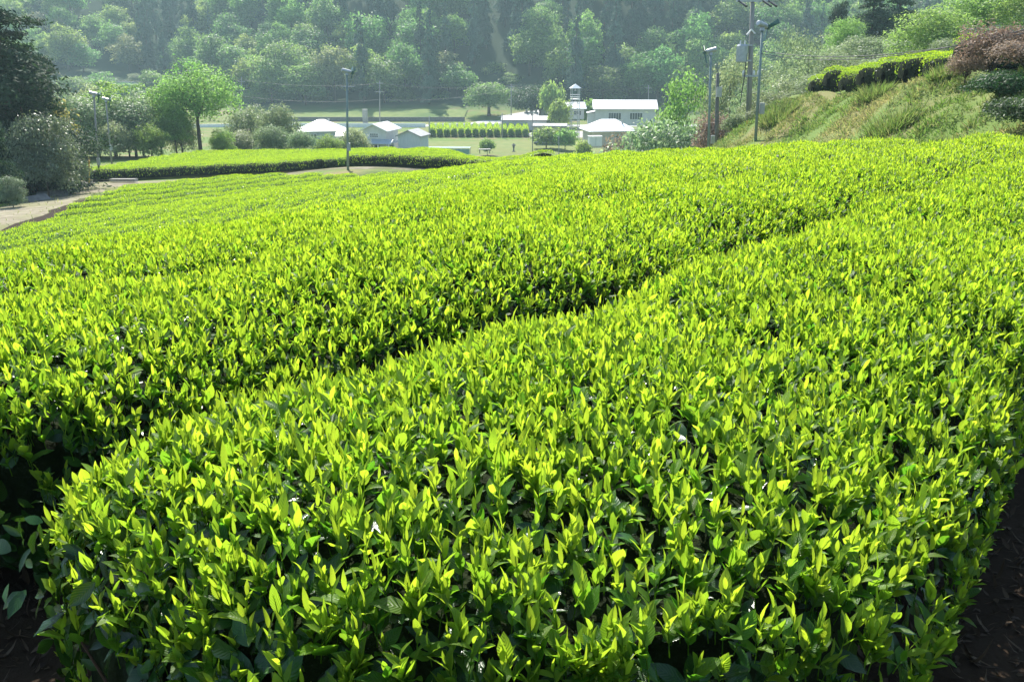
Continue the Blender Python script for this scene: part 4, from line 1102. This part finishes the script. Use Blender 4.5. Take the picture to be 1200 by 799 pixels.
def long_house():
    D = 206; r_ = house('long_white_building', 731, 146, D, R(-3), "long white building with broad white roof and two wide windows", "building")
    w, d, h = 13.0, 7, 3.6
    b = MB(); gable_wall(b, w, d, h, 1.5, 'x'); b.build('wall', M['palewall'], r_)
    t = MB(); gable(t, w, d, h, 1.5, .5, axis='x'); t.build('roof', M['whiteroof'], r_)
    win(None, r_, -3.6, -.9, 1.3, 2.7, -3.5, 5, 1); win(None, r_, 1.0, 3.7, 1.3, 2.7, -3.5, 5, 1)
    a = MB(); a.box((-7.3, -1.5, 1.3), (1.55, 3, 2.6)); a.build('annex', M['palewall'], r_)
    a = MB(); a.prism([(-8.3, -3.3, 2.55), (-6.51, -3.3, 2.9), (-6.51, -3.3, 3.0), (-8.3, -3.3, 2.65)], (0, 3.6, 0)); a.build('annex_roof', M['whiteroof'], r_)
long_house()
def hip_house():
    D = 172; r_ = house('hip_roofed_house', 712, 171, D, R(9), "white hip-roofed house with beige wall, nearest the reddish bush", "house")
    b = MB(); b.box((0, 0, 1.55), (7.9, 7.0, 3.1)); b.build('wall', M['beige'], r_)
    t = MB(); hip(t, 7.9, 7.0, 3.1, 1.75, .65, 2.6); t.build('roof', M['whiteroof'], r_)
    win(None, r_, .4, 2.2, .9, 2.1, -3.5, 3)
    c = MB(); c.box((2.2, -1.6, 4.3), (.25, .25, .9)); c.build('chimney', M['conc'], r_)
hip_house()
r_ = house('garden_store', 697, 171, 164, R(9), "small white storage box in front of the hip-roofed house", "shed")
b = MB(); b.box((0, 0, .8), (2.2, 1.4, 1.6)); b.build('cabinet', M['white'], r_)
b = MB(); b.box((0, 0, 1.66), (2.4, 1.6, .1)); b.build('lid', M['whiteroof'], r_)
b = MB(); b.box((0, -.72, .8), (.04, .04, 1.4)); b.build('door_seam', M['bluegrey'], r_)
# low walls and guard rail
def wall_run(name, pts, h, t, mat, label, cat, dz=0):
    mb = MB()
    o = Vector((pts[0][0], pts[0][1], float(gz(pts[0][0], pts[0][1])) + Z0))
    for a, b_ in zip(pts[:-1], pts[1:]):
        A = Vector((a[0], a[1], float(gz(*a)) + Z0 + dz)) - o; B = Vector((b_[0], b_[1], float(gz(*b_)) + Z0 + dz)) - o
        n = Vector((-(B - A).y, (B - A).x, 0)).normalized() * t / 2
        mb.prism([A - n - Vector((0, 0, .4)), A + n - Vector((0, 0, .4)), A + n + Vector((0, 0, h)), A - n + Vector((0, 0, h))], B - A)
    ob = mb.build(name, mat); ob.location = o; tag(ob, label, cat); return ob
wall_run('road_wall', [(-90, 238), (-55, 237.5), (-22, 237.2)], 1.0, .3, M['white'], "long low white wall along the valley road behind the barn and storehouse", "wall")
wall_run('road_wall', [(-21, 238.8), (0, 238.5), (12, 238.5)], .8, .3, M['white'], "low white wall along the valley road above the row of small clipped hedges", "wall")
wall_run('terrace_wall', [(-62, 257.5), (-40, 257.2), (-13, 257.2)], 1.2, .5, M['concdark'], "dark retaining wall below the sunlit grass terrace", "wall")
wall_run('stone_bank', [(8, 262), (20, 264), (36, 262)], 3.0, 1.6, M['stone'], "rough grey stone bank above the road, right of the round tree", "wall")
wall_run('upper_wall', [(-139, 318), (-133, 319), (-126, 319.5)], 1.3, .6, M['conc'], "pale wall of the upper road far behind the paired fan poles", "wall")
wall_run('stone_pillar', [(-40.2, 252), (-38.9, 252)], 3.6, 1.2, M['plank'], "narrow pale pinkish stone pillar beside the valley road, left of a pole", "pillar")
wall_run('dark_yard_wall', [(15, 163), (22, 164)], .9, .3, M['concdark'], "dark low wall below the white storage box", "wall")
# row of clipped hedges seen end-on below the road
for i in range(14):
    px = 507 + 8.35 * i
    p = at(px, 161.5, 209); x = p.x; y0 = 209
    ln = Line([(x, y0), (x * 228 / 209 * .995, 226)])
    lab = ("leftmost" if i == 0 else "rightmost" if i == 13 else ORD[i] + "-from-left") + " of the dome-topped clipped hedges seen end-on below the valley road"
    SKEW[0] = 0
    make_hedge(ln, lab, "end-on clipped hedges below the valley road", width=1.38, height=1.8, seed=90 + i, name="clipped_hedge", cat="hedge")
# low netted frame and low table on the lawn
r_ = house('net_frame', 525, 181, 166, R(-2), "low green-netted frame on the lawn right of the pale blue shed", "net")
m = MB()
for x in (-4, -2, 0, 2, 4):
    m.tube([(x, -1, 0), (x, -1, 1.2), (x, 1, 1.2), (x, 1, 0)], .035, 5)
m.tube([(-4, -1, 1.2), (4, -1, 1.2)], .035, 5); m.tube([(-4, 1, 1.2), (4, 1, 1.2)], .035, 5)
m.build('hoop', M['steel'], r_)
m = MB(); m.box((0, -1.03, .55), (7.9, .03, 1.05)); m.box((0, 0, 1.24), (7.9, 1.98, .03)); m.build('netting', M['net'], r_)
r_ = house('low_table', 568, 180, 160, R(5), "low pale-topped bench table on the lawn by the garden bush", "table")
m = MB(); m.box((0, 0, .72), (2.0, 1.0, .08)); m.build('table_top', M['plank'], r_)
for x in (-.85, .85):
    for y in (-.4, .4):
        m = MB(); m.box((x, y, .34), (.1, .1, .68)); m.build('leg', M['wood'], r_)
r_ = house('stone_lantern', 602, 178, 166, 0, "small dark stone lantern standing on the lawn", "lantern")
m = MB(); m.tube([(0, 0, 0), (0, 0, .12), (0, 0, .14), (0, 0, .7)], [.32, .3, .14, .12], 8); m.build('base', M['concdark'], r_)
m = MB(); m.box((0, 0, .9), (.4, .4, .38)); m.build('lamp_house', M['concdark'], r_)
m = MB(); m.tube([(0, 0, 1.1), (0, 0, 1.2), (0, 0, 1.45)], [.45, .36, .06], 8); m.build('cap', M['concdark'], r_)
for px, lab in [(617, "left of the small grey gravestones below the wooded hill"), (622, "taller middle gravestone below the wooded hill"), (628, "right of the small grey gravestones below the wooded hill")]:
    p = gpt(px, 272); r_ = empty('gravestone', p, R(6)); tag(r_, lab, "gravestone", "gravestones below the wooded hill")
    m = MB(); m.box((0, 0, .2), (1.3, 1.3, .5)); m.build('base', M['stone'], r_)
    m = MB(); m.box((0, 0, 1.3), (.6, .6, 1.7)); m.build('stone', M['conc'], r_, bevel=.05)

# ------------------------------------------------------------------ poles, fans and wires
def fan_pole(px, D, top, label, headrot=0.0, arm=True, mat='greenpole', base_px=None, r0=.075):
    p = gpt(base_px or px, D); tp = at(px, top, D); H = tp.z + Z0 - p.z; lean = tp.x - p.x
    r_ = empty('fan_pole', p); tag(r_, label, "fan pole", "frost fan poles round the tea fields")
    m = MB(); m.tube([(0, 0, -.4), (lean * .5, 0, H * .5), (lean, 0, H)], [r0 * 1.15, r0, r0 * .85], 10); m.build('pole', M[mat], r_, smooth=True)
    m = MB(); m.box((.16, -.06, 1.5), (.22, .2, .5)); m.build('switch_box', M['steel'], r_, bevel=.015)
    if arm:
        m = MB(); m.tube([(lean - .45, 0, H - .85), (lean + .45, 0, H - .85)], .035, 6); m.build('crossbar', M['steel'], r_)
    c, s = math.cos(headrot), math.sin(headrot)
    fx = Vector((c, s, -.28)).normalized()
    o = Vector((lean, 0, H + .12))
    m = MB(); m.tube([o - fx * .34, o - fx * .32, o + fx * .22, o + fx * .30], [.08, .13, .13, .08], 12); m.build('motor', M['steel'], r_, smooth=False)
    m = MB(); m.tube([(lean, 0, H - .12), (lean, 0, H + .02)], [.13, .10], 8); m.build('swivel', M['steel'], r_)
    u = fx.cross(Vector((0, 0, 1))).normalized(); w = u.cross(fx)
    hub = o + fx * .38
    m = MB(); m.tube([hub - fx * .08, hub + fx * .06, hub + fx * .12], [.1, .09, .02], 10); h = m.build('hub', M['greencable'], r_)
    for k in range(3):
        t = 2.094 * k + .5; d = u * math.cos(t) + w * math.sin(t); e = fx.cross(d)
        m = MB(); a0, a1 = hub + d * .08, hub + d * .62
        tw0, tw1 = (e * .8 + fx * .5).normalized() * .07, (e * .95 + fx * .25).normalized() * .11
        n0 = fx * .012
        m.add([a0 - tw0 - n0, a0 + tw0 - n0, a1 + tw1 - n0, a1 - tw1 - n0, a0 - tw0 + n0, a0 + tw0 + n0, a1 + tw1 + n0, a1 - tw1 + n0],
              [(0, 1, 2, 3), (7, 6, 5, 4), (0, 4, 5, 1), (1, 5, 6, 2), (2, 6, 7, 3), (3, 7, 4, 0)])
        m.build('fan_blade', M['greencable'], r_)
    return r_
fan_pole(406.5, 61.6, 86, "single tall fan pole standing where the two lower hedge groups meet", .35, True, base_px=407.5)
fan_pole(110, 71, 112, "nearer fan pole of the pair at the left, beside the dirt path", .2, False, 'pole', base_px=116.5)
fan_pole(124, 86, 118, "farther fan pole of the pair, rising behind the lower field", .3, False, 'pole', base_px=131)
fan_pole(833, 56, 62, "shorter fan pole with round head above the reddish dry bush", 2.9, False, base_px=830)
fan_pole(893.5, 44, 33, "slim fan pole standing just right of the transformer pole", .6, False, base_px=885.5, r0=.065)
def utility_pole(px, D, top, label, arms=(), r0=.16, mat='pole', base_px=None, cat="utility pole", ins=True, base=None):
    p = gpt(base_px or px, D)
    tp = at(px, top, D); H = tp.z + Z0 - p.z; lean = tp.x - p.x
    r_ = empty('utility_pole', p); tag(r_, label, cat, "utility poles")
    m = MB(); m.tube([(0, 0, -.5), (lean * .5, 0, H * .5), (lean, 0, H)], [r0 * 1.1, r0 * .9, r0 * .68], 10); m.build('pole', M[mat], r_, smooth=True)
    for (dz, half) in arms:
        f = 1 - dz / H
        m = MB(); m.box((lean * f, -.12, H - dz), (half * 2, .1, .1)); a = m.build('crossarm', M['steel'], r_)
        if ins:
            for s in (-.9, 0.35, .9):
                m = MB(); m.tube([(lean * f + half * s, -.12, H - dz + .05), (lean * f + half * s, -.12, H - dz + .14), (lean * f + half * s, -.12, H - dz + .3)], [.07, .08, .04], 8); m.build('insulator', M['ceramic'], a)
    return r_, H, lean
up, H, lean = utility_pole(882.5, 52, -16, "tall utility pole with transformer and crossarm, left of the slim fan pole", [(.75, .9), (4.6, .45)], .15, 'pole', base_px=877)
f = 1 - 2.9 / H
m = MB(); m.tube([(lean * f - .48, -.08, H - 3.9), (lean * f - .48, -.08, H - 3.85), (lean * f - .48, -.08, H - 3.05), (lean * f - .48, -.08, H - 2.95)], [.26, .31, .31, .24], 14); tr_ = m.build('transformer', M['steel'], up)
for s in (-.12, .12):
    m = MB(); m.tube([(lean * f - .48 + s, -.08, H - 2.95), (lean * f - .48 + s, -.08, H - 2.75)], [.05, .03], 6); m.build('bushing', M['ceramic'], tr_)
m = MB(); m.box((lean * f - .2, -.08, H - 3.0), (.5, .12, .08)); m.box((lean * f - .2, -.08, H - 3.8), (.5, .12, .08)); m.build('bracket', M['steel'], up)
m = MB(); m.tube([(lean * f - .25, -.25, H - 3.4), (lean * f - .3, -.3, H - 4.6), (lean * f - .42, -.25, H - 6.0)], .03, 5); m.build('drop_cable', M['cable'], up)
for s, z in ((-.75, .55), (.55, .4), (.85, .5)):
    m = MB(); m.tube([(lean + s, -.15, H - .75), (lean + s + .3, -.75, H - 1.05)], [.05, .06], 6); m.build('switch_fuse', M['cable'], up)
m = MB(); m.prism([(lean - .2, -.2, H - 2.45), (lean + .05, -.2, H - 2.15), (lean + .3, -.2, H - 2.4), (lean + .22, -.2, H - 2.42), (lean + .05, -.2, H - 2.24), (lean - .14, -.2, H - 2.5)], (0, .1, 0)); m.build('bird_guard', M['white'], up)
sp, H2, l2 = utility_pole(841, 58, 86, "short dark service pole beside the shorter fan pole", [], .14, 'concdark', base_px=839, ins=False)
m = MB(); m.box((l2 + .12, -.2, H2 - 1.1), (.3, .2, .6)); m.build('meter_box', M['steel'], sp)
far_poles = []
for px, D, top, lab, arms in [(283, 235, 90, "thin far utility pole right of the tall lone tree", [(1.2, .9), (3.2, 1.2)]), (445, 246, 95, "thin far utility pole above the white storehouse", [(.6, .9), (2.8, 1.3)]),
                        (599, 255, 98, "thin far utility pole right of the round tree", [(.8, .9)]), (760, 262, 100, "thin far utility pole above the long white building", [(.8, .9)]),
                        (503, 208, 136, "short thin pole at the left end of the end-on clipped hedges", []), (588.5, 208, 133, "short thin pole among the end-on clipped hedges", []),
                        (624, 172, 130, "slim pole standing on the lawn before the flat-roofed building", [(.3, .5)]), (655, 165, 160, "short slim pole under the round clipped garden tree", []),
                        (741, 100, 154, "short dark post at the right of the hip-roofed house", []), (750, 240, 118, "thin pole in front of the long white building", [])]:
    o, h_, l_ = utility_pole(px, D, top, lab, arms, .15 if D > 200 else .09, 'wood' if px == 741 else 'pole', ins=False)
    far_poles.append((px, D, top))
utility_pole(1165, 80, -40, "pale pole cut by the top edge above the dry pink-brown shrub", [], .15, 'pole')
def wire(a, b, sag, r, label, mat='cable', name='power_cable', cat='cable', group='overhead cables'):
    a, b = Vector(a), Vector(b); n = 22
    pts = [a.lerp(b, k / n) - Vector((0, 0, sag * 4 * (k / n) * (1 - k / n))) - a for k in range(n + 1)]
    m = MB(); m.tube(pts, r, 5); o = m.build(name, M[mat], smooth=True); o.location = a; tag(o, label, cat, group); return o
def WP(px, py, D): p = at(px, py, D); return (p.x, p.y, p.z + Z0)
wire(WP(283, 94, 235), WP(445, 98, 246), 1.0, .03, "upper thin cable between the two far poles left of the storehouse")
wire(WP(283, 113, 235), WP(445, 117, 246), .9, .03, "lower thin cable between the two far poles left of the storehouse")
wire(WP(445, 98, 246), WP(599, 100, 255), 1.0, .03, "upper thin cable running from storehouse pole to the pole by the round tree")
wire(WP(445, 117, 246), WP(599, 104, 255), 1.2, .03, "lower thin cable running from storehouse pole to the pole by the round tree")
wire(WP(599, 100, 255), WP(760, 103, 262), 1.0, .03, "thin cable between the round tree pole and the pole above the long building")
wire(WP(283, 94, 235), WP(120, 92, 240), 1.0, .03, "thin cable going left from the pole beside the lone tree")
wire(WP(892, 60, 44), WP(1215, 36, 27), .45, .014, "upper dark cable sweeping across the bank-top hedges to the right")
wire(WP(892, 63, 44), WP(1215, 31, 27), .55, .014, "lower dark cable sweeping across the bank-top hedges to the right")
wire(WP(868, 2, 52), WP(700, -60, 90), .5, .014, "dark cable leaving the transformer pole towards the upper left")
wire(WP(897, 4, 52), WP(1010, -60, 38), .4, .014, "dark cable leaving the transformer pole towards the upper right")
# yellow guy-wire guards
def guard(px0, py0, px1, py1, D, label):
    a, b = Vector(WP(px0, py0, D)), Vector(WP(px1, py1, D)); r_ = empty('guy_wire', a); tag(r_, label, "guy wire", "yellow guy wire guards")
    m = MB(); m.tube([Vector((0, 0, -.3)), b - a], .06, 8); m.build('guard_tube', M['yellow'], r_)
    m = MB(); m.tube([(b - a) * .98, (b - a) * 2.4 + Vector((0, .3, .4))], .012, 5); m.build('stay_cable', M['cable'], r_)
guard(103.5, 219, 104.5, 188, 66, "orange-yellow guy wire guard standing on the dirt path")
guard(874.5, 172, 876, 142, 49, "yellow guy wire guard at the foot of the transformer pole")
# ------------------------------------------------------------------ things lying by the path
def plank(p0, p1, w, t, label, name='plank', mat='plank', lift=.1, group=None):
    a, b = Vector(p0), Vector(p1); m = MB(); d = b - a
    n = Vector((-d.y, d.x, 0)).normalized() * w / 2
    m.prism([-n, n, n + Vector((0, 0, t)), -n + Vector((0, 0, t))], d)
    o = m.build(name, M[mat], bevel=.008); o.location = a + Vector((0, 0, lift)); tag(o, label, name.replace('_', ' '), group); return o
plank(gpt(131, 68.5), gpt(160, 67.2), .35, .22, "long grey plank lying at the edge of the dirt path before the dark hedge side", lift=.12)
GJ = "old sheets and boards beside the dirt path"
for k, (px, D, a, w, l, lab) in enumerate([(62, 57, .4, .9, 1.8, "flat grey board lying nearest the glossy bushes"), (70, 58, -.5, .8, 1.6, "tilted pale sheet leaning beside the dirt path"),
                                           (75, 60, 1.1, .6, 2.0, "narrow board lying across the pile by the path"), (90, 66, .1, .5, 2.2, "weathered board at the far bend of the dirt path"), (45, 52, .9, .7, 1.2, "small grey sheet at the foot of the low bush")]):
    p = gpt(px, D); m = MB()
    m.add([(-l / 2, -w / 2, .05), (l / 2, -w / 2, .12), (l / 2, w / 2, .35), (-l / 2, w / 2, .28), (-l / 2, -w / 2, .09), (l / 2, -w / 2, .16), (l / 2, w / 2, .39), (-l / 2, w / 2, .32)],
          [(3, 2, 1, 0), (4, 5, 6, 7), (0, 1, 5, 4), (1, 2, 6, 5), (2, 3, 7, 6), (3, 0, 4, 7)])
    o = m.build('board', M['concdark']); o.location = p; o.rotation_euler = (0, 0, a); tag(o, lab, "board", GJ)
# metal strip at the foot of the foreground hedge
def hitz(px, py, z):
    x, f, u = ray(px, py); t = z / u; return Vector((x * t, f * t, z + Z0))
a = hitz(60, 835, -1.60); b = hitz(236, 757, -1.60)
m = MB(); d = b - a; n = Vector((-d.y, d.x, 0)).normalized()
m.prism([Vector((0, 0, 0)) - n * .022, Vector((0, 0, 0)) + n * .022, n * .022 + Vector((0, 0, .012)), n * .016 + Vector((0, 0, .03)), -n * .016 + Vector((0, 0, .03)), -n * .022 + Vector((0, 0, .012))], d)
o = m.build('metal_rail', M['rail']); o.location = a; tag(o, "grey metal rail lying on the soil under the front of the foreground hedge", "rail")
# ------------------------------------------------------------------ grass and litter (nobody could count it)
def blades(name, P, hgt, wid, mat, seed, lean=.45, tint=None):
    r_ = np.random.default_rng(seed); n = len(P)
    D = unit(np.array([0, 0, 1.]) + r_.normal(size=(n, 3)) * lean * np.array([1, 1, .2])); Nn = unit(r_.normal(size=(n, 3)))
    tr = np.clip(r_.normal(.5, .25, n) if tint is None else tint + r_.normal(0, .15, n), 0, 1)
    L_ = hgt * r_.uniform(.5, 1.4, n)
    V, F, T, U = leaves(P, D, Nn, L_, wid * r_.uniform(.6, 1.4, n), r_.normal(.4, .35, n), np.full(n, .2), tr, r_.uniform(0, 1, n), 2, .55)
    o = mesh_np(name, V, F, LM[mat], tint=T); tag(o, kind='stuff'); return o
n = 110000
bx = rnd(n, 9.2, 14.6); by = rnd(n, 14, 62)
k = (by < 62) & (bx / by < .66); bx, by = bx[k], by[k]
cl = .5 + .5 * np.sin(bx * 1.9 + np.sin(by * 1.1) * 2) * np.sin(by * 1.3 + np.sin(bx * .9) * 2)
k = rnd(len(bx)) < .25 + .75 * cl; bx, by, cl = bx[k], by[k], cl[k]
P = np.stack([bx, by, gz(bx, by) + Z0 - .03], -1)
big = np.sin(bx * .8 + 1) * np.sin(by * .55 + 2) 
c2 = np.sin(bx * 4.3 + 2 * np.sin(by * 2.1)) * np.sin(by * 3.7 + 2 * np.sin(bx * 3.1))
blades("bank_grass", P, .09 + .10 * cl + .12 * np.clip(c2, 0, 1), .014 + .008 * cl, 'grass', 5, .85, np.clip(.45 - .40 * big + .25 * rng.normal(size=len(P)) - .3 * np.clip(c2, 0, 1), 0, 1))
def tussock(px, py, hgt, rad, n, lab):
    p = gpt(px, 30)
    for t_ in range(70):
        q_ = gpt(px, 22 + t_ * .4)
        if project(q_.x, q_.y, q_.z - Z0)[1] < py: p = q_; break
    r2 = np.sqrt(rnd(n)) * rad; az = rnd(n, 0, 6.283)
    B = np.stack([np.cos(az) * r2, np.sin(az) * r2, np.zeros(n) - .03], -1)
    B[:, 2] = gz(B[:, 0] + p.x, B[:, 1] + p.y) + Z0 - p.z - .03
    D = unit(UP + np.stack([np.cos(az), np.sin(az), 0 * az], -1) * (r2 / rad)[:, None] * .9 + rdir(n) * .3)
    V, F, T, U = leaves(B, D, unit(rdir(n)), hgt * rnd(n, .5, 1.2), rnd(n, .012, .022), rnd(n, .1, .7), np.full(n, .2), np.clip(rng.normal(.25, .2, n), 0, 1), rnd(n), 1, .5)
    o = mesh_np("grass_tussock", V, F, LM['grass'], tint=T, loc=p); tag(o, lab, "grass tussock", "tussocks on the bank")
tussock(1108, 92, .5, .4, 600, "bright tall grass tussock at the upper end of the bank-top hedges")
tussock(1025, 118, .55, .5, 700, "bright green grass tussock below the middle of the bank-top hedges")
tussock(912, 140, .7, .8, 900, "green grass tussock at the left end of the bank by the slim fan pole")
tussock(1048, 148, .5, .7, 800, "grass tussock low on the middle of the bank")
n = 9000
px_, D_ = rnd(n, -25, 130), rnd(n, 32, 72)
gx = (px_ - 600) / FPX * D_ * 1.02; 
P = np.stack([gx, D_, gz(gx, D_) + Z0 - .02], -1)
pathx = np.interp(D_, [22, 30, 37, 44, 52, 60, 68], [-30, -25.5, -23.0, -24.2, -26.5, -29.3, -31.5])
k = (gx < pathx - 1.5) | (rnd(n) < .05); P = P[k]
blades("verge_grass", P, np.full(len(P), .22), np.full(len(P), .025), 'grass', 6, .5, np.full(len(P), .35))
n = 9000
gx, gy_ = rnd(n, -2.2, 2.6), rnd(n, .7, 3.2)
P = np.stack([gx, gy_, gz(gx, gy_) + Z0 + .004], -1)
D = unit(np.stack([rng.normal(size=n), rng.normal(size=n), rng.uniform(0, .3, n)], -1))
V, F, T, U = leaves(P, D, unit(UP + rdir(n) * .5), rnd(n, .015, .07), rnd(n, .001, .009), rng.normal(0, 1.3, n), np.full(n, .2), rnd(n), rnd(n), 1, .6)
o = mesh_np("leaf_litter", V, F, LM['drygrass'], tint=T); tag(o, kind='stuff')
# ------------------------------------------------------------------ haze
def haze_box():
    m, nt, out = new_mat("haze")
    v = N(nt, "ShaderNodeVolumePrincipled", Density=HAZE, Anisotropy=.25)
    v.inputs["Color"].default_value = (.62, .90, .98, 1)
    nt.links.new(v.outputs[0], out.inputs["Volume"])
    mb = MB(); mb.box((0, 480, (Z0 - 42 + Z0 + 230) / 2), (1500, 1160, 272))
    o = mb.build("haze", m); tag(o, kind='stuff')
    return o
haze_box()
